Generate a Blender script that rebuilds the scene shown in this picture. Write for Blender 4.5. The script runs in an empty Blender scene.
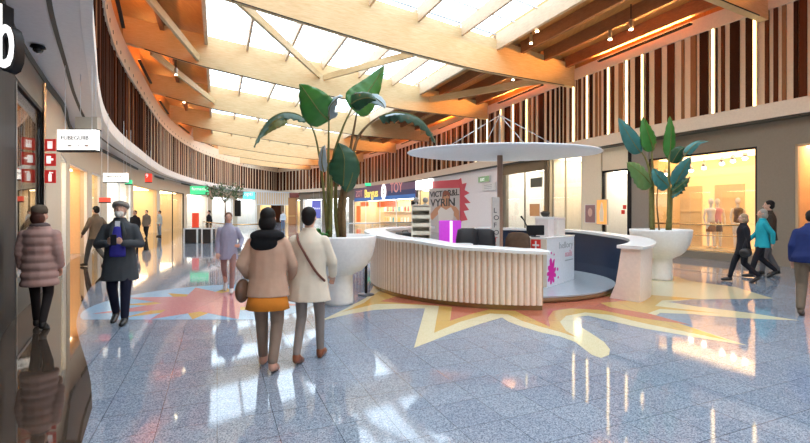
import bpy, math, random
from mathutils import Vector, Matrix
from mathutils.geometry import tessellate_polygon
random.seed(7)
R = random.Random(11)
PI = math.pi
F, CX, HY, EYE = 445.0, 405.0, 212.0, 1.6
SC = bpy.context.scene
COL = SC.collection

def V(*a): return Vector(a)
def at(px, py, Y): return V((px-CX)/F*Y, Y, EYE+(HY-py)/F*Y)
def gd(px, py, z=0.0):
    Y = (EYE-z)*F/(py-HY)
    return V((px-CX)/F*Y, Y, z)
MD = V(-.389, .921, 0).normalized()     # direction of the mall
ME = V(.921, .389, 0).normalized()
def uv(u, v, z=0): return ME*u + MD*v + V(0, 0, z)
def u_of(p): return p.x*ME.x+p.y*ME.y
def v_of(p): return p.x*MD.x+p.y*MD.y

# ------------------------------------------------------------------ materials
MATS = {}
def mat(name, col, rough=.5, metal=0, emit=0, ecol=None, spec=.5, coat=0, noise=None, bump=0, trans=0):
    if name in MATS: return MATS[name]
    m = bpy.data.materials.new(name); m.use_nodes = True
    nt = m.node_tree; b = nt.nodes['Principled BSDF']
    b.inputs['Base Color'].default_value = (*col, 1)
    b.inputs['Roughness'].default_value = rough
    b.inputs['Metallic'].default_value = metal
    b.inputs['Specular IOR Level'].default_value = spec
    b.inputs['Coat Weight'].default_value = coat
    b.inputs['Transmission Weight'].default_value = trans
    if emit:
        b.inputs['Emission Color'].default_value = (*(ecol or col), 1)
        b.inputs['Emission Strength'].default_value = emit
    sc_, amt = noise or (18, .10)
    tc = nt.nodes.new('ShaderNodeTexCoord'); n = nt.nodes.new('ShaderNodeTexNoise')
    n.inputs['Scale'].default_value = sc_; n.inputs['Detail'].default_value = 3
    nt.links.new(tc.outputs['Object'], n.inputs['Vector'])
    hs = nt.nodes.new('ShaderNodeMix'); hs.data_type = 'RGBA'
    hs.inputs[6].default_value = (*[max(0, c*(1-amt)) for c in col], 1)
    hs.inputs[7].default_value = (*[min(1, c*(1+amt)) for c in col], 1)
    nt.links.new(n.outputs['Fac'], hs.inputs[0]); nt.links.new(hs.outputs[2], b.inputs['Base Color'])
    if bump:
        bp = nt.nodes.new('ShaderNodeBump'); bp.inputs['Strength'].default_value = bump; bp.inputs['Distance'].default_value = .01
        nt.links.new(n.outputs['Fac'], bp.inputs['Height']); nt.links.new(bp.outputs[0], b.inputs['Normal'])
    MATS[name] = m
    return m

def wood(name, c1, c2, rough=.45, scale=(1, 1, 1), grain=6):
    m = bpy.data.materials.new(name); m.use_nodes = True; nt = m.node_tree; b = nt.nodes['Principled BSDF']
    tc = nt.nodes.new('ShaderNodeTexCoord'); mp = nt.nodes.new('ShaderNodeMapping')
    mp.inputs['Scale'].default_value = scale; mp.inputs['Rotation'].default_value = (0, 0, -.475)
    n = nt.nodes.new('ShaderNodeTexNoise'); n.inputs['Scale'].default_value = grain; n.inputs['Detail'].default_value = 5
    n.inputs['Roughness'].default_value = .65
    cr = nt.nodes.new('ShaderNodeValToRGB')
    cr.color_ramp.elements[0].color = (*c1, 1); cr.color_ramp.elements[1].color = (*c2, 1)
    cr.color_ramp.elements[0].position = .3; cr.color_ramp.elements[1].position = .7
    L = nt.links.new
    L(tc.outputs['Object'], mp.inputs[0]); L(mp.outputs[0], n.inputs['Vector']); L(n.outputs['Fac'], cr.inputs[0]); L(cr.outputs[0], b.inputs['Base Color'])
    b.inputs['Roughness'].default_value = rough; b.inputs['Specular IOR Level'].default_value = .03 if name.startswith('slat') else .4
    MATS[name] = m
    return m

def granite(name, c1, c2, c3, rough, tile=.4, rot=0.0, mort=(.16, .18, .2), coat=0.0, dark=.12):
    m = bpy.data.materials.new(name); m.use_nodes = True; nt = m.node_tree; b = nt.nodes['Principled BSDF']; L = nt.links.new
    tc = nt.nodes.new('ShaderNodeTexCoord'); mp = nt.nodes.new('ShaderNodeMapping'); mp.inputs['Rotation'].default_value = (0, 0, rot)
    L(tc.outputs['Object'], mp.inputs[0])
    vo = nt.nodes.new('ShaderNodeTexVoronoi'); vo.inputs['Scale'].default_value = 130
    n = nt.nodes.new('ShaderNodeTexNoise'); n.inputs['Scale'].default_value = 80; n.inputs['Detail'].default_value = 4
    L(mp.outputs[0], vo.inputs['Vector']); L(mp.outputs[0], n.inputs['Vector'])
    sep = nt.nodes.new('ShaderNodeSeparateColor'); L(vo.outputs['Color'], sep.inputs[0])
    cr = nt.nodes.new('ShaderNodeValToRGB'); e = cr.color_ramp.elements
    e[0].color = (*c1, 1); e[0].position = .08; e[1].color = (*c3, 1); e[1].position = .95
    x = e.new(.5); x.color = (*c2, 1)
    ad = nt.nodes.new('ShaderNodeMath'); ad.operation = 'MULTIPLY_ADD'; ad.inputs[1].default_value = .65
    mm = nt.nodes.new('ShaderNodeMath'); mm.operation = 'MULTIPLY'; mm.inputs[1].default_value = .35
    L(n.outputs['Fac'], mm.inputs[0]); L(sep.outputs[0], ad.inputs[0]); L(mm.outputs[0], ad.inputs[2]); L(ad.outputs[0], cr.inputs[0])
    br = nt.nodes.new('ShaderNodeTexBrick'); br.offset = 0.0; br.squash = 1
    br.inputs['Scale'].default_value = 1; br.inputs['Brick Width'].default_value = tile; br.inputs['Row Height'].default_value = tile
    br.inputs['Mortar Size'].default_value = .0022; br.inputs['Mortar Smooth'].default_value = .1
    br.inputs['Color1'].default_value = (1, 1, 1, 1); br.inputs['Color2'].default_value = (1-dark, 1-dark, 1-dark*.7, 1); br.inputs['Mortar'].default_value = (*mort, 1)
    L(mp.outputs[0], br.inputs['Vector'])
    mx = nt.nodes.new('ShaderNodeMix'); mx.data_type = 'RGBA'; mx.blend_type = 'MULTIPLY'; mx.inputs[0].default_value = 1
    L(cr.outputs[0], mx.inputs[6]); L(br.outputs['Color'], mx.inputs[7]); L(mx.outputs[2], b.inputs['Base Color'])
    # every slab lies at a slightly different tilt and wear, so mirror images break a little
    n2 = nt.nodes.new('ShaderNodeTexNoise'); n2.inputs['Scale'].default_value = 2.2; L(mp.outputs[0], n2.inputs['Vector'])
    bp = nt.nodes.new('ShaderNodeBump'); bp.inputs['Strength'].default_value = .03; bp.inputs['Distance'].default_value = .02
    L(n2.outputs['Fac'], bp.inputs['Height']); L(bp.outputs[0], b.inputs['Normal'])
    b.inputs['Roughness'].default_value = rough; b.inputs['Coat Weight'].default_value = coat; b.inputs['Coat Roughness'].default_value = .03
    b.inputs['Specular IOR Level'].default_value = .7
    MATS[name] = m
    return m

def glass(name, tint=(.95, .98, 1), refl=.08):
    m = bpy.data.materials.new(name); m.use_nodes = True; nt = m.node_tree; L = nt.links.new
    nt.nodes.remove(nt.nodes['Principled BSDF']); out = nt.nodes['Material Output']
    t = nt.nodes.new('ShaderNodeBsdfTransparent'); t.inputs[0].default_value = (*tint, 1)
    g = nt.nodes.new('ShaderNodeBsdfGlossy'); g.inputs['Roughness'].default_value = .01
    mx = nt.nodes.new('ShaderNodeMixShader')
    mx.inputs[0].default_value = refl; L(t.outputs[0], mx.inputs[1]); L(g.outputs[0], mx.inputs[2]); L(mx.outputs[0], out.inputs[0])
    MATS[name] = m
    return m

FL = granite('granite_floor', (.085, .11, .155), (.24, .29, .36), (.46, .51, .57), .055, tile=.41, rot=-.3995)
BORD = granite('brown_stone', (.025, .017, .012), (.06, .04, .028), (.10, .07, .05), .03, rot=.42, mort=(.5, .5, .5), dark=.2)
CREAM = granite('cream_inlay', (.56, .48, .29), (.68, .60, .38), (.76, .70, .5), .10, tile=5, dark=.03)
GOLD = granite('gold_inlay', (.48, .27, .06), (.6, .37, .10), (.7, .48, .16), .10, tile=5, dark=.03)
REDI = granite('red_inlay', (.36, .09, .05), (.52, .15, .09), (.66, .24, .15), .10, tile=5, dark=.03)
BLUEI = granite('blue_inlay', (.2, .38, .56), (.3, .52, .72), (.42, .62, .8), .10, tile=5, dark=.03)
ROSE = granite('rose_inlay', (.42, .14, .16), (.58, .24, .25), (.7, .36, .36), .10, tile=5, dark=.03)
BEAM = wood('spruce_beam', (.62, .42, .20), (.76, .58, .34), .5, (.5, .5, 6), 5)
BOARD = wood('ceiling_boards', (.50, .22, .055), (.66, .33, .10), .5, (6, .6, 1), 4)
PURLD = wood('purlin_dark_wood', (.22, .09, .035), (.32, .14, .06), .6, (1, 1, 5), 5)
PURL = wood('purlin_wood', (.56, .40, .26), (.7, .55, .38), .5, (1, 1, 5), 5)
SL = [wood('slat_dark', (.032, .012, .007), (.06, .022, .012), .75, (8, 8, .5), 8),
      wood('slat_red_brown', (.085, .027, .012), (.14, .045, .02), .75, (8, 8, .5), 8),
      wood('slat_chestnut', (.27, .12, .055), (.36, .18, .085), .75, (8, 8, .5), 8),
      wood('slat_cream', (.78, .62, .46), (.86, .72, .56), .75, (8, 8, .5), 8)]
BACKD = mat('slat_backing_dark', (.07, .026, .014), .9, spec=.03)
BACKL = mat('slat_backing_cream', (.90, .72, .54), .8, spec=.1)
BAND = mat('cream_band', (.86, .70, .54), .5)
BANDW = mat('white_band', (.88, .86, .83), .45)
SOFF = mat('soffit_plaster', (.72, .72, .74), .35)
SLOT_SHADE = mat('dark_slot_shade', (.10, .09, .07), .6)
TAUPE = mat('taupe_stone', (.25, .215, .17), .4)
TAUPE_L = mat('sand_panel', (.62, .54, .42), .4)
WALLW = mat('white_wall', (.86, .84, .84), .45)
WHITE = mat('white_gloss', (.88, .87, .86), .25)
POTW = mat('white_pot', (.84, .82, .80), .35)
BLACK = mat('black_frame', (.012, .012, .014), .5, spec=.2)
STEEL = mat('steel', (.5, .5, .5), .3, 1)
BRASS = mat('brass_rail', (.7, .5, .25), .25, 1)
ALU = mat('white_aluminium', (.75, .8, .85), .4)
GL = glass('clear_glass', (.98, .99, 1), .08)
GLS = glass('skylight_glass', (.93, .97, 1), .05)
GLD = glass('shop_glass', (.9, .93, .93), .5)
LEAF = mat('leaf_green', (.045, .20, .03), .32, noise=(6, .45))
LEAFD = mat('leaf_dark', (.025, .09, .04), .3, noise=(6, .4))
LEAFT = mat('leaf_blue_green', (.05, .2, .19), .28, noise=(6, .35))
LEAFP = mat('leaf_pale_sheen', (.36, .46, .5), .4, noise=(6, .2))  # pale tone, also paints the light reflection on the big leaf
STEM = mat('stem_olive', (.18, .17, .045), .5, noise=(20, .4))
TRUNK = mat('stem_brown', (.20, .12, .05), .7, noise=(20, .4))
SOIL = mat('soil', (.06, .04, .025), .9)
SKIN = mat('skin', (.62, .36, .26), .5)

# ------------------------------------------------------------------ mesh builder
class MB:
    def __init__(s): s.v = []; s.f = []; s.m = []; s.sm = []
    def add(s, vs, fs, mi=0, smooth=False):
        o = len(s.v); s.v += [Vector(p) for p in vs]
        for f in fs: s.f.append([i+o for i in f]); s.m.append(mi); s.sm.append(smooth)
    def obb(s, o, a, b, c, mi=0):
        o, a, b, c = Vector(o), Vector(a), Vector(b), Vector(c)
        vs = [o, o+a, o+a+b, o+b, o+c, o+a+c, o+a+b+c, o+b+c]
        s.add(vs, [(0, 3, 2, 1), (4, 5, 6, 7), (0, 1, 5, 4), (1, 2, 6, 5), (2, 3, 7, 6), (3, 0, 4, 7)], mi)
    def box(s, c, d, rz=0, mi=0):
        c = Vector(c); M = Matrix.Rotation(rz, 3, 'Z')
        a, b, e = M @ V(d[0], 0, 0), M @ V(0, d[1], 0), V(0, 0, d[2])
        s.obb(c-(a+b+e)/2, a, b, e, mi)
    def rbox(s, c, d, r=.02, rz=0, mi=0):
        # rounded box: outline with chamfered vertical and top edges
        M = Matrix.Rotation(rz, 3, 'Z'); c = Vector(c); hx, hy, hz = d[0]/2, d[1]/2, d[2]/2
        rings = []
        for z, q in ((-hz, r), (-hz+r, 0), (hz-r, 0), (hz, r)):
            pts = []
            for sx, sy in ((1, 1), (-1, 1), (-1, -1), (1, -1)):
                base = {(1, 1): 0, (-1, 1): PI/2, (-1, -1): PI, (1, -1): 1.5*PI}[(sx, sy)]
                for k in range(4):
                    a = base + k*PI/6
                    rr = r
                    pts.append(c + M @ V(sx*(hx-r)+math.cos(a)*(rr-q*.7), sy*(hy-r)+math.sin(a)*(rr-q*.7), z))
            rings.append(pts)
        s.rings(rings, mi, True, False)
    def rings(s, rings, mi=0, cap=True, smooth=True, closed=True):
        n = len(rings[0]); vs = [p for r in rings for p in r]; fs = []
        for i in range(len(rings)-1):
            for j in range(n if closed else n-1):
                k = (j+1) % n
                fs.append((i*n+j, i*n+k, (i+1)*n+k, (i+1)*n+j))
        s.add(vs, fs, mi, smooth)
        if cap:
            o = len(s.v)-len(vs)
            s.f.append([o+i for i in range(n)][::-1]); s.m.append(mi); s.sm.append(False)
            s.f.append([o+(len(rings)-1)*n+i for i in range(n)]); s.m.append(mi); s.sm.append(False)
    def tube(s, path, r, n=8, mi=0, smooth=True):
        path = [Vector(p) for p in path]
        rr = r if isinstance(r, (list, tuple)) else [r]*len(path)
        rings = []; up = V(0, 0, 1)
        for i, p in enumerate(path):
            t = (path[min(i+1, len(path)-1)]-path[max(i-1, 0)]).normalized()
            a = t.cross(up)
            if a.length < .05: a = t.cross(V(0, 1, 0))
            a.normalize(); b = t.cross(a).normalized()
            rings.append([p+(a*math.cos(2*PI*k/n)+b*math.sin(2*PI*k/n))*rr[i] for k in range(n)])
        s.rings(rings, mi, True, smooth)
    def lathe(s, c, prof, n=32, mi=0, cap=True, sx=1, sy=1, smooth=True):
        c = Vector(c)
        s.rings([[c+V(r*sx*math.cos(2*PI*k/n), r*sy*math.sin(2*PI*k/n), z) for k in range(n)] for r, z in prof], mi, cap, smooth)
    def ball(s, c, rx, ry=None, rz=None, n=14, mi=0, M=None):
        ry = ry or rx; rz = rz or rx; c = Vector(c); M = M or Matrix.Identity(3)
        rings = []
        m = n//2+1
        for i in range(m+1):
            a = -PI/2+PI*i/m; a = max(-PI/2+.06, min(PI/2-.06, a))
            rings.append([c+M @ V(rx*math.cos(a)*math.cos(2*PI*k/n), ry*math.cos(a)*math.sin(2*PI*k/n), rz*math.sin(a)) for k in range(n)])
        s.rings(rings, mi, True, True)
    def cap(s, p0, p1, r0, r1=None, n=10, mi=0):
        p0, p1 = Vector(p0), Vector(p1); r1 = r0 if r1 is None else r1
        d = (p1-p0); L = d.length or 1e-4; d = d/L
        path = []; rad = []
        for k in range(4):
            a = PI/2*(1-k/3); path.append(p0-d*r0*math.sin(a)); rad.append(max(.15*r0, r0*math.cos(a)))
        for k in range(4):
            a = PI/2*(k/3); path.append(p1+d*r1*math.sin(a)); rad.append(max(.15*r1, r1*math.cos(a)))
        s.tube(path, rad, n, mi)
    def poly(s, pts, h=V(0, 0, .002), mi=0):
        pts = [Vector(p) for p in pts]; h = Vector(h)
        tri = tessellate_polygon([pts]); n = len(pts)
        # orient the outline so the cap looks along h
        fs = []
        for t in tri:
            a, b, c = (pts[i] for i in t)
            if (b-a).cross(c-a).dot(h) < 0: t = t[::-1]
            fs.append(tuple(i+n for i in t)); fs.append(tuple(t[::-1]))
        area = sum(((pts[t[1]]-pts[t[0]]).cross(pts[t[2]]-pts[t[0]]).dot(h)) for t in [f[:] for f in fs[1::2]])
        for i in range(n):
            j = (i+1) % n; fs.append((i, j, j+n, i+n))
        s.add(pts+[p+h for p in pts], fs, mi)
    def build(s, name, mats, parent=None, smooth=None):
        org = Vector(parent.get('_o', (0, 0, 0))) if parent else V(0, 0, 0)
        me = bpy.data.meshes.new(name); me.from_pydata([tuple(p-org) for p in s.v], [], s.f)
        for m in (mats if isinstance(mats, (list, tuple)) else [mats]): me.materials.append(m)
        me.polygons.foreach_set('material_index', s.m)
        me.polygons.foreach_set('use_smooth', [bool(x) if smooth is None else smooth for x in s.sm])
        me.update()
        o = bpy.data.objects.new(name, me); COL.objects.link(o)
        if parent:
            o.parent = parent; o['_o'] = tuple(org)
        return o

def tag(o, label=None, cat=None, group=None, kind=None):
    if label: o['label'] = label
    if cat: o['category'] = cat
    if group: o['group'] = group
    if kind: o['kind'] = kind
    return o
def thing(name, label, cat, loc=(0, 0, 0), group=None, kind=None):
    o = bpy.data.objects.new(name, None); COL.objects.link(o); o.location = loc; o['_o'] = tuple(loc)
    o.empty_display_size = .1
    return tag(o, label, cat, group, kind)
def one(name, mb, m, label, cat, group=None, base=None):
    """a thing made of one mesh; origin moved to its base"""
    lo = Vector(base) if base is not None else V(sum(p.x for p in mb.v)/len(mb.v), sum(p.y for p in mb.v)/len(mb.v), min(p.z for p in mb.v))
    mb.v = [p-lo for p in mb.v]
    o = mb.build(name, m); o.location = lo; o['_o'] = tuple(lo)
    return tag(o, label, cat, group)
def struct(name, mb, m, label=None, smooth=None):
    o = mb.build(name, m, None, smooth); o['kind'] = 'structure'
    if label: o['label'] = label
    return o
def dup(root, loc, rz=None, label=None, group=None):
    r = root.copy(); COL.objects.link(r); r.location = loc
    if rz is not None: r.rotation_euler = (0, 0, rz)
    if label: r['label'] = label
    if group: r['group'] = group
    for ch in list(root.children):
        c = ch.copy(); COL.objects.link(c); c.parent = r
        for g in list(ch.children):
            d = g.copy(); COL.objects.link(d); d.parent = c
    return r
def remesh(o, vox, it=3):
    md = o.modifiers.new('r', 'REMESH'); md.mode = 'VOXEL'; md.voxel_size = vox; md.use_smooth_shade = True
    if it:
        ms = o.modifiers.new('s', 'SMOOTH'); ms.iterations = it; ms.factor = .5
    dg = bpy.context.evaluated_depsgraph_get()
    me = bpy.data.meshes.new_from_object(o.evaluated_get(dg)); o.modifiers.clear()
    mats = list(o.data.materials); o.data = me
    me.materials.clear()
    for m in mats: me.materials.append(m)
    for p in me.polygons: p.use_smooth = True
    return o
def text(name, s, size, org, ax, az, m, parent, ext=.004, align='LEFT', bold=0.0, stretch=1.0):
    """lettering lying in the plane (ax, az), raised along ax x az towards the reader"""
    cu = bpy.data.curves.new('t', 'FONT'); cu.body = s; cu.size = size; cu.extrude = ext; cu.align_x = align; cu.offset = bold; cu.resolution_u = 3
    t = bpy.data.objects.new('t', cu); COL.objects.link(t)
    me = bpy.data.meshes.new_from_object(t.evaluated_get(bpy.context.evaluated_depsgraph_get()))
    bpy.data.objects.remove(t)
    ax = Vector(ax).normalized(); az = Vector(az).normalized(); ay = az.cross(ax)*-1
    ay = ax.cross(az)
    po = Vector(parent.get('_o', (0, 0, 0))) if parent else V(0, 0, 0)
    for v in me.vertices:
        c = v.co.copy(); v.co = Vector(org)-po+ax*c.x*stretch+az*c.y+ay*c.z
    me.materials.clear(); me.materials.append(m); me.update()
    o = bpy.data.objects.new(name, me); COL.objects.link(o)
    if parent: o.parent = parent; o['_o'] = tuple(po)
    return o

# ------------------------------------------------------------------ plan curves
class Curve:
    def __init__(s, pts, step=.3):
        P = [V(x, y, 0) for x, y in pts]; P = [P[0]*2-P[1]]+P+[P[-1]*2-P[-2]]
        out = []
        for i in range(1, len(P)-2):
            a, b, c, d = P[i-1:i+3]; n = max(2, int((c-b).length/step))
            for k in range(n):
                t = k/n
                out.append(.5*((2*b)+(c-a)*t+(2*a-5*b+4*c-d)*t*t+(-a+3*b-3*c+d)*t**3))
        out.append(P[-2]); s.p = out; s.s = [0]
        for i in range(1, len(out)): s.s.append(s.s[-1]+(out[i]-out[i-1]).length)
        s.L = s.s[-1]
    def _i(s, q):
        import bisect
        return max(0, min(len(s.p)-2, bisect.bisect(s.s, q)-1))
    def pt(s, q):
        i = s._i(q); t = (q-s.s[i])/(s.s[i+1]-s.s[i]); return s.p[i].lerp(s.p[i+1], t)
    def tan(s, q):
        a, b = s.pt(max(0, q-.5)), s.pt(min(s.L, q+.5)); return (b-a).normalized()
    def hit(s, px):
        k = (px-CX)/F; best = None
        for i in range(len(s.p)-1):
            a, b = s.p[i], s.p[i+1]
            if a.y < .3 or b.y < .3: continue
            fa, fb = a.x/a.y-k, b.x/b.y-k
            if fa*fb <= 0:
                t = fa/(fa-fb) if fa != fb else 0
                return s.s[i]+t*(s.s[i+1]-s.s[i])
        return None
    def samples(s, a, b, step=.5):
        n = max(1, int(abs(b-a)/step)); return [a+(b-a)*i/n for i in range(n+1)]
# left: outward normal is to the left of travel;  right curve runs away from the camera too, outward to the right
LC = Curve([(4.9, -15.5), (.2, -5), (-2.0, 2.0), (-3.2, 4.5), (-4.7, 6.7), (-6.1, 8.8), (-7.53, 10.95), (-9.39, 13.96), (-11.2, 17.4), (-13.3, 22.2), (-17.3, 32), (-19.9, 41), (-21.1, 49), (-21.3, 59), (-19.3, 67.5)])
RC = Curve([(20.1, -8.9), (13.2, 7.5), (11.2, 12.3), (9.56, 15.6), (8.1, 19.3), (5.2, 27), (2.29, 35.0), (-.9, 43), (-6.2, 53), (-12.4, 61), (-19.3, 67.5)])
def nout(c, q, side): t = c.tan(q); return V(-t.y, t.x, 0) if side == 'L' else V(t.y, -t.x, 0)
def off_pt(c, q, side, d): return c.pt(q)+nout(c, q, side)*d
LS = Curve([(4.0, -15.9), (-.9, -5), (-2.6, 1.2), (-3.1, 3.0), (-5.5, 6.1), (-7.35, 9.0), (-8.9, 11.6)]+[tuple(off_pt(LC, LC.hit(x), 'L', 1.05))[:2] for x in (109, 119, 139, 165, 190, 214, 244, 270)]+[(-19.0, 68.6)])
RS = Curve([tuple(off_pt(RC, q, 'R', .3))[:2] for q in [RC.L*i/24 for i in range(24)]]+[(-19.9, 68.6)])
def ribbon(mb, c, side, a, b, z0, z1, d0, d1, step=.5, mi=0):
    """solid strip along curve c from arc a to b; d0 inner and d1 outer offset"""
    rings = []
    for q in c.samples(a, b, step):
        p, n = c.pt(q), nout(c, q, side)
        A, B = p+n*d0, p+n*d1
        r = [A+V(0, 0, z0), B+V(0, 0, z0), B+V(0, 0, z1), A+V(0, 0, z1)]
        rings.append(r if side == 'L' else r[::-1])
    if (b < a): rings = rings[::-1]
    mb.rings(rings, mi, True, False)
def zt(u): return 9.45-.083*(u+.4)
# ------------------------------------------------------------------ floor, walls, roof
mb = MB(); mb.obb(V(-32, -18, -.3), V(60, 0, 0), V(0, 92, 0), V(0, 0, .3)); fl = struct('floor', mb, FL, 'polished blue grey speckled granite mall floor')

# brown polished border in front of the left shops
mb = MB(); A = []; B = []
for q in LS.samples(0, LS.hit(225), .6):
    p = LS.pt(q); n = nout(LS, q, 'L'); A.append(p); 
    w = .8 if p.y < 9 else min(2.4, .8+(p.y-9)*.13)
    B.append(p-n*w)
pts = A+B[::-1]
rings = [[a+V(0, 0, .0005), b+V(0, 0, .0005)] for a, b in zip(A, B)]
n = len(rings); mb.add([p for r in rings for p in r], [(2*i, 2*i+1, 2*i+3, 2*i+2) for i in range(n-1)])
struct('floor_border', mb, BORD, 'brown polished stone strip along the left shopfronts')

# sun inlay round the reception desk
def inlay(name, layers, label, z0=.001):
    root = thing(name, label, 'floor inlay', gd(*layers[0][1][0]), kind='structure')
    for i, (nm, pts, m) in enumerate(layers):
        b = MB(); g = [gd(*p) for p in pts]
        b.poly([p+V(0, 0, z0*(i+1)) for p in g], V(0, 0, .001)); b.build(nm, m, root)
    return root
DC = V(2.18, 10.13, 0)     # desk centre
outer = [(320, 321), (345, 309), (366, 298), (372, 289), (380, 270), (420, 258), (520, 250), (600, 256), (660, 272), (690, 281), (735, 287), (773, 298.5), (735, 299), (690, 299.5),
         (668, 302), (700, 307), (750, 313), (799, 320.5), (740, 318), (690, 314), (660, 313), (655, 316), (690, 327), (747, 345.5), (700, 338), (644, 328.5), (610, 321),
         (588, 315.6), (578, 317), (574, 320.5), (579, 326), (592, 334), (604, 342), (610, 349.5), (609, 355), (601, 358), (592, 355), (575, 342), (560, 336.5), (541, 332.5), (520, 326), (508, 321.5), (502, 317.5),
         (480, 324), (450, 334), (414, 348), (425, 308.4), (400, 308.6), (374, 310), (350, 314)]
gold1 = [(342, 312), (364, 303), (378, 292), (440, 270), (520, 262), (600, 272), (650, 295), (700, 299), (662, 300.5), (655, 306), (720, 313.5), (660, 309), (646, 314), (690, 327),
         (730, 341), (640, 322.5), (610, 315), (585, 312.5), (566, 316), (560, 322), (566, 331), (577, 337.5), (560, 332), (540, 326.5), (522, 321), (508, 314.5), (490, 313.5), (460, 322), (434, 333), (439, 306), (400, 304), (376, 304)]
red1 = [(380, 301.5), (398, 296), (450, 300), (497, 307), (520, 300), (600, 296), (640, 300), (600, 303), (610, 307.5), (650, 314), (690, 325), (640, 318), (600, 310), (570, 308.5), (553, 311), (548, 318), (550, 327), (530, 318), (515, 311), (490, 309.5), (470, 314.5), (450, 321), (452, 307), (420, 304.5), (398, 303)]
inlay('floor_sunburst', [('cream_border', outer, CREAM), ('gold_band', gold1, GOLD), ('red_core', red1, REDI)], 'cream gold and red sun with wavy rays inlaid in the floor around the desk')
# blue medallion on the left
c0 = V(-3.45, 7.95, 0); r0 = 1.9
ring = []
for k in range(64):
    a = 2*PI*k/64; p = c0+V(r0*math.cos(a), r0*math.sin(a), 0)
    if p.y < 6.62: p.y = 6.62
    ring.append(p)
root = thing('floor_medallion', 'pale blue round floor inlay with a rose red star', 'floor inlay', c0, kind='structure')
b = MB(); b.poly([p+V(0, 0, .001) for p in ring], V(0, 0, .001)); b.build('blue_disc', BLUEI, root)
def star(c, R1, R2, n, rot, z, lim=6.62):
    out = []
    for k in range(2*n):
        a = rot+PI*k/n; rr = R1 if k % 2 == 0 else R2
        p = c+V(rr*math.cos(a), rr*math.sin(a), z); p.y = max(p.y, lim); out.append(p)
    return out
b = MB(); b.poly(star(c0, 1.45, .7, 8, .2, .0024), V(0, 0, .001)); b.build('gold_star', GOLD, root)
b = MB(); b.poly(star(c0, 1.75, .82, 8, .59, .0038), V(0, 0, .001)); b.build('rose_star', ROSE, root)

# --- shop openings given by their picture columns on the two wall lines
LO = [(13, 40.5, .62, 3.6), (61, 67, .0, 3.1), (70, 88, .0, 3.2), (92, 101, .0, 3.2), (107, 131, .0, 3.3), (133.5, 157, .0, 3.3), (160, 184, .0, 3.4), (187, 208, .0, 3.4), (212, 233, .0, 3.4), (237, 257, .0, 3.4), (260, 276, 0, 3.4)]
RO = [(284, 300, 0, 3.4), (303, 322, 0, 3.4), (326, 349, 0, 3.4), (353, 415, 0, 3.0), (418, 431, 0, 3.5), (505, 546, 0, 4.1), (549, 582, 0, 4.3), (602, 628, 0, 3.35), (648, 757, .25, 3.62), (795, 838, 0, 3.55)]
def shop_wall(name, c, side, opens, m_hdr, m_pier, z1, label):
    mb = MB(); prev = 0.0
    ops = sorted([(min(c.hit(a), c.hit(b)), max(c.hit(a), c.hit(b)), z0, zz) for a, b, z0, zz in opens])
    for s0, s1, z0, zz in ops:
        if s0 > prev+.05: ribbon(mb, c, side, prev, s0, 0, z1, 0, .25, mi=1)
        ribbon(mb, c, side, s0, s1, zz, z1, 0, .25, step=max(.5, s1-s0), mi=0)
        if z0 > 0: ribbon(mb, c, side, s0, s1, 0, z0, 0, .25, step=max(.5, s1-s0), mi=1)
        prev = s1
    ribbon(mb, c, side, prev, c.L, 0, z1, 0, .25, mi=1)
    return struct(name, mb, [m_hdr, m_pier], label), ops
_, LOPS = shop_wall('wall_left', LS, 'L', LO, TAUPE_L, TAUPE_L, 4.5, 'sand coloured curved wall with the left row of shops')
_, ROPS = shop_wall('wall_right', RS, 'R', RO, TAUPE, TAUPE, 4.6, 'taupe stone wall with the right row of shops')
mb = MB(); q = LC.L
b = MB(); b.obb(uv(-6, -16.5), ME*30, MD*-.3, V(0, 0, 11)); struct('wall_back', b, WALLW, 'plain white wall closing the mall behind the viewer')

b = MB(); c_ = (LC.pt(LC.L)+RC.pt(RC.L))/2; b.box((c_.x-.1, c_.y+.5, 5.3), (2.0, 1.2, 10.6), math.atan2(ME.y, ME.x)); struct('wall_far_corner', b, BACKD, 'dark corner where both slat walls meet far away')
# fascia, soffit, slat walls
mb = MB(); ribbon(mb, LC, 'L', 0, LC.L, 4.36, 4.8, 0, .14); struct('trim_left', mb, BANDW, 'white curved fascia under the left slats')
mb = MB(); ribbon(mb, RC, 'R', 0, RC.L, 4.36, 4.8, -.12, .14); struct('trim_right', mb, mat('beige_fascia', (.8, .7, .58), .4), 'beige fascia under the right slats')
mb = MB(); ribbon(mb, RC, 'R', 0, RC.L, 4.30, 4.37, -.05, .6); struct('trim_painted_shade', mb, SLOT_SHADE, 'dark strip painted as shade under the right fascia')  # dark strip stands in for the shadow line below the fascia
def strip(c1, c2, z, th, m, name, label, n=200):
    mb = MB(); rr = []
    for i in range(n+1):
        a = c1.pt(c1.L*i/n); 
        # nearest point on the other line
        b_ = min(c2.p, key=lambda q: (q-a).length)
        rr.append([a+V(0, 0, z), b_+V(0, 0, z), b_+V(0, 0, z+th), a+V(0, 0, z+th)])
    mb.rings(rr, 0, True, False); return struct(name, mb, m, label)
strip(LC, LS, 4.37, .12, SOFF, 'ceiling_soffit', 'smooth pale grey curved soffit over the left walkway')
mb = MB(); ribbon(mb, LC, 'L', LC.L*.08, LC.L*.93, 4.352, 4.37, .44, .50, .4); struct('trim_slot', mb, SLOT_SHADE, 'dark air slot running along the curved soffit')
mb = MB(); ribbon(mb, LS, 'L', 0, LS.L-2, 4.24, 4.37, -.05, .02, .4); struct('trim_cornice', mb, SLOT_SHADE, 'dark cornice line where soffit meets the left wall')

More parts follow.
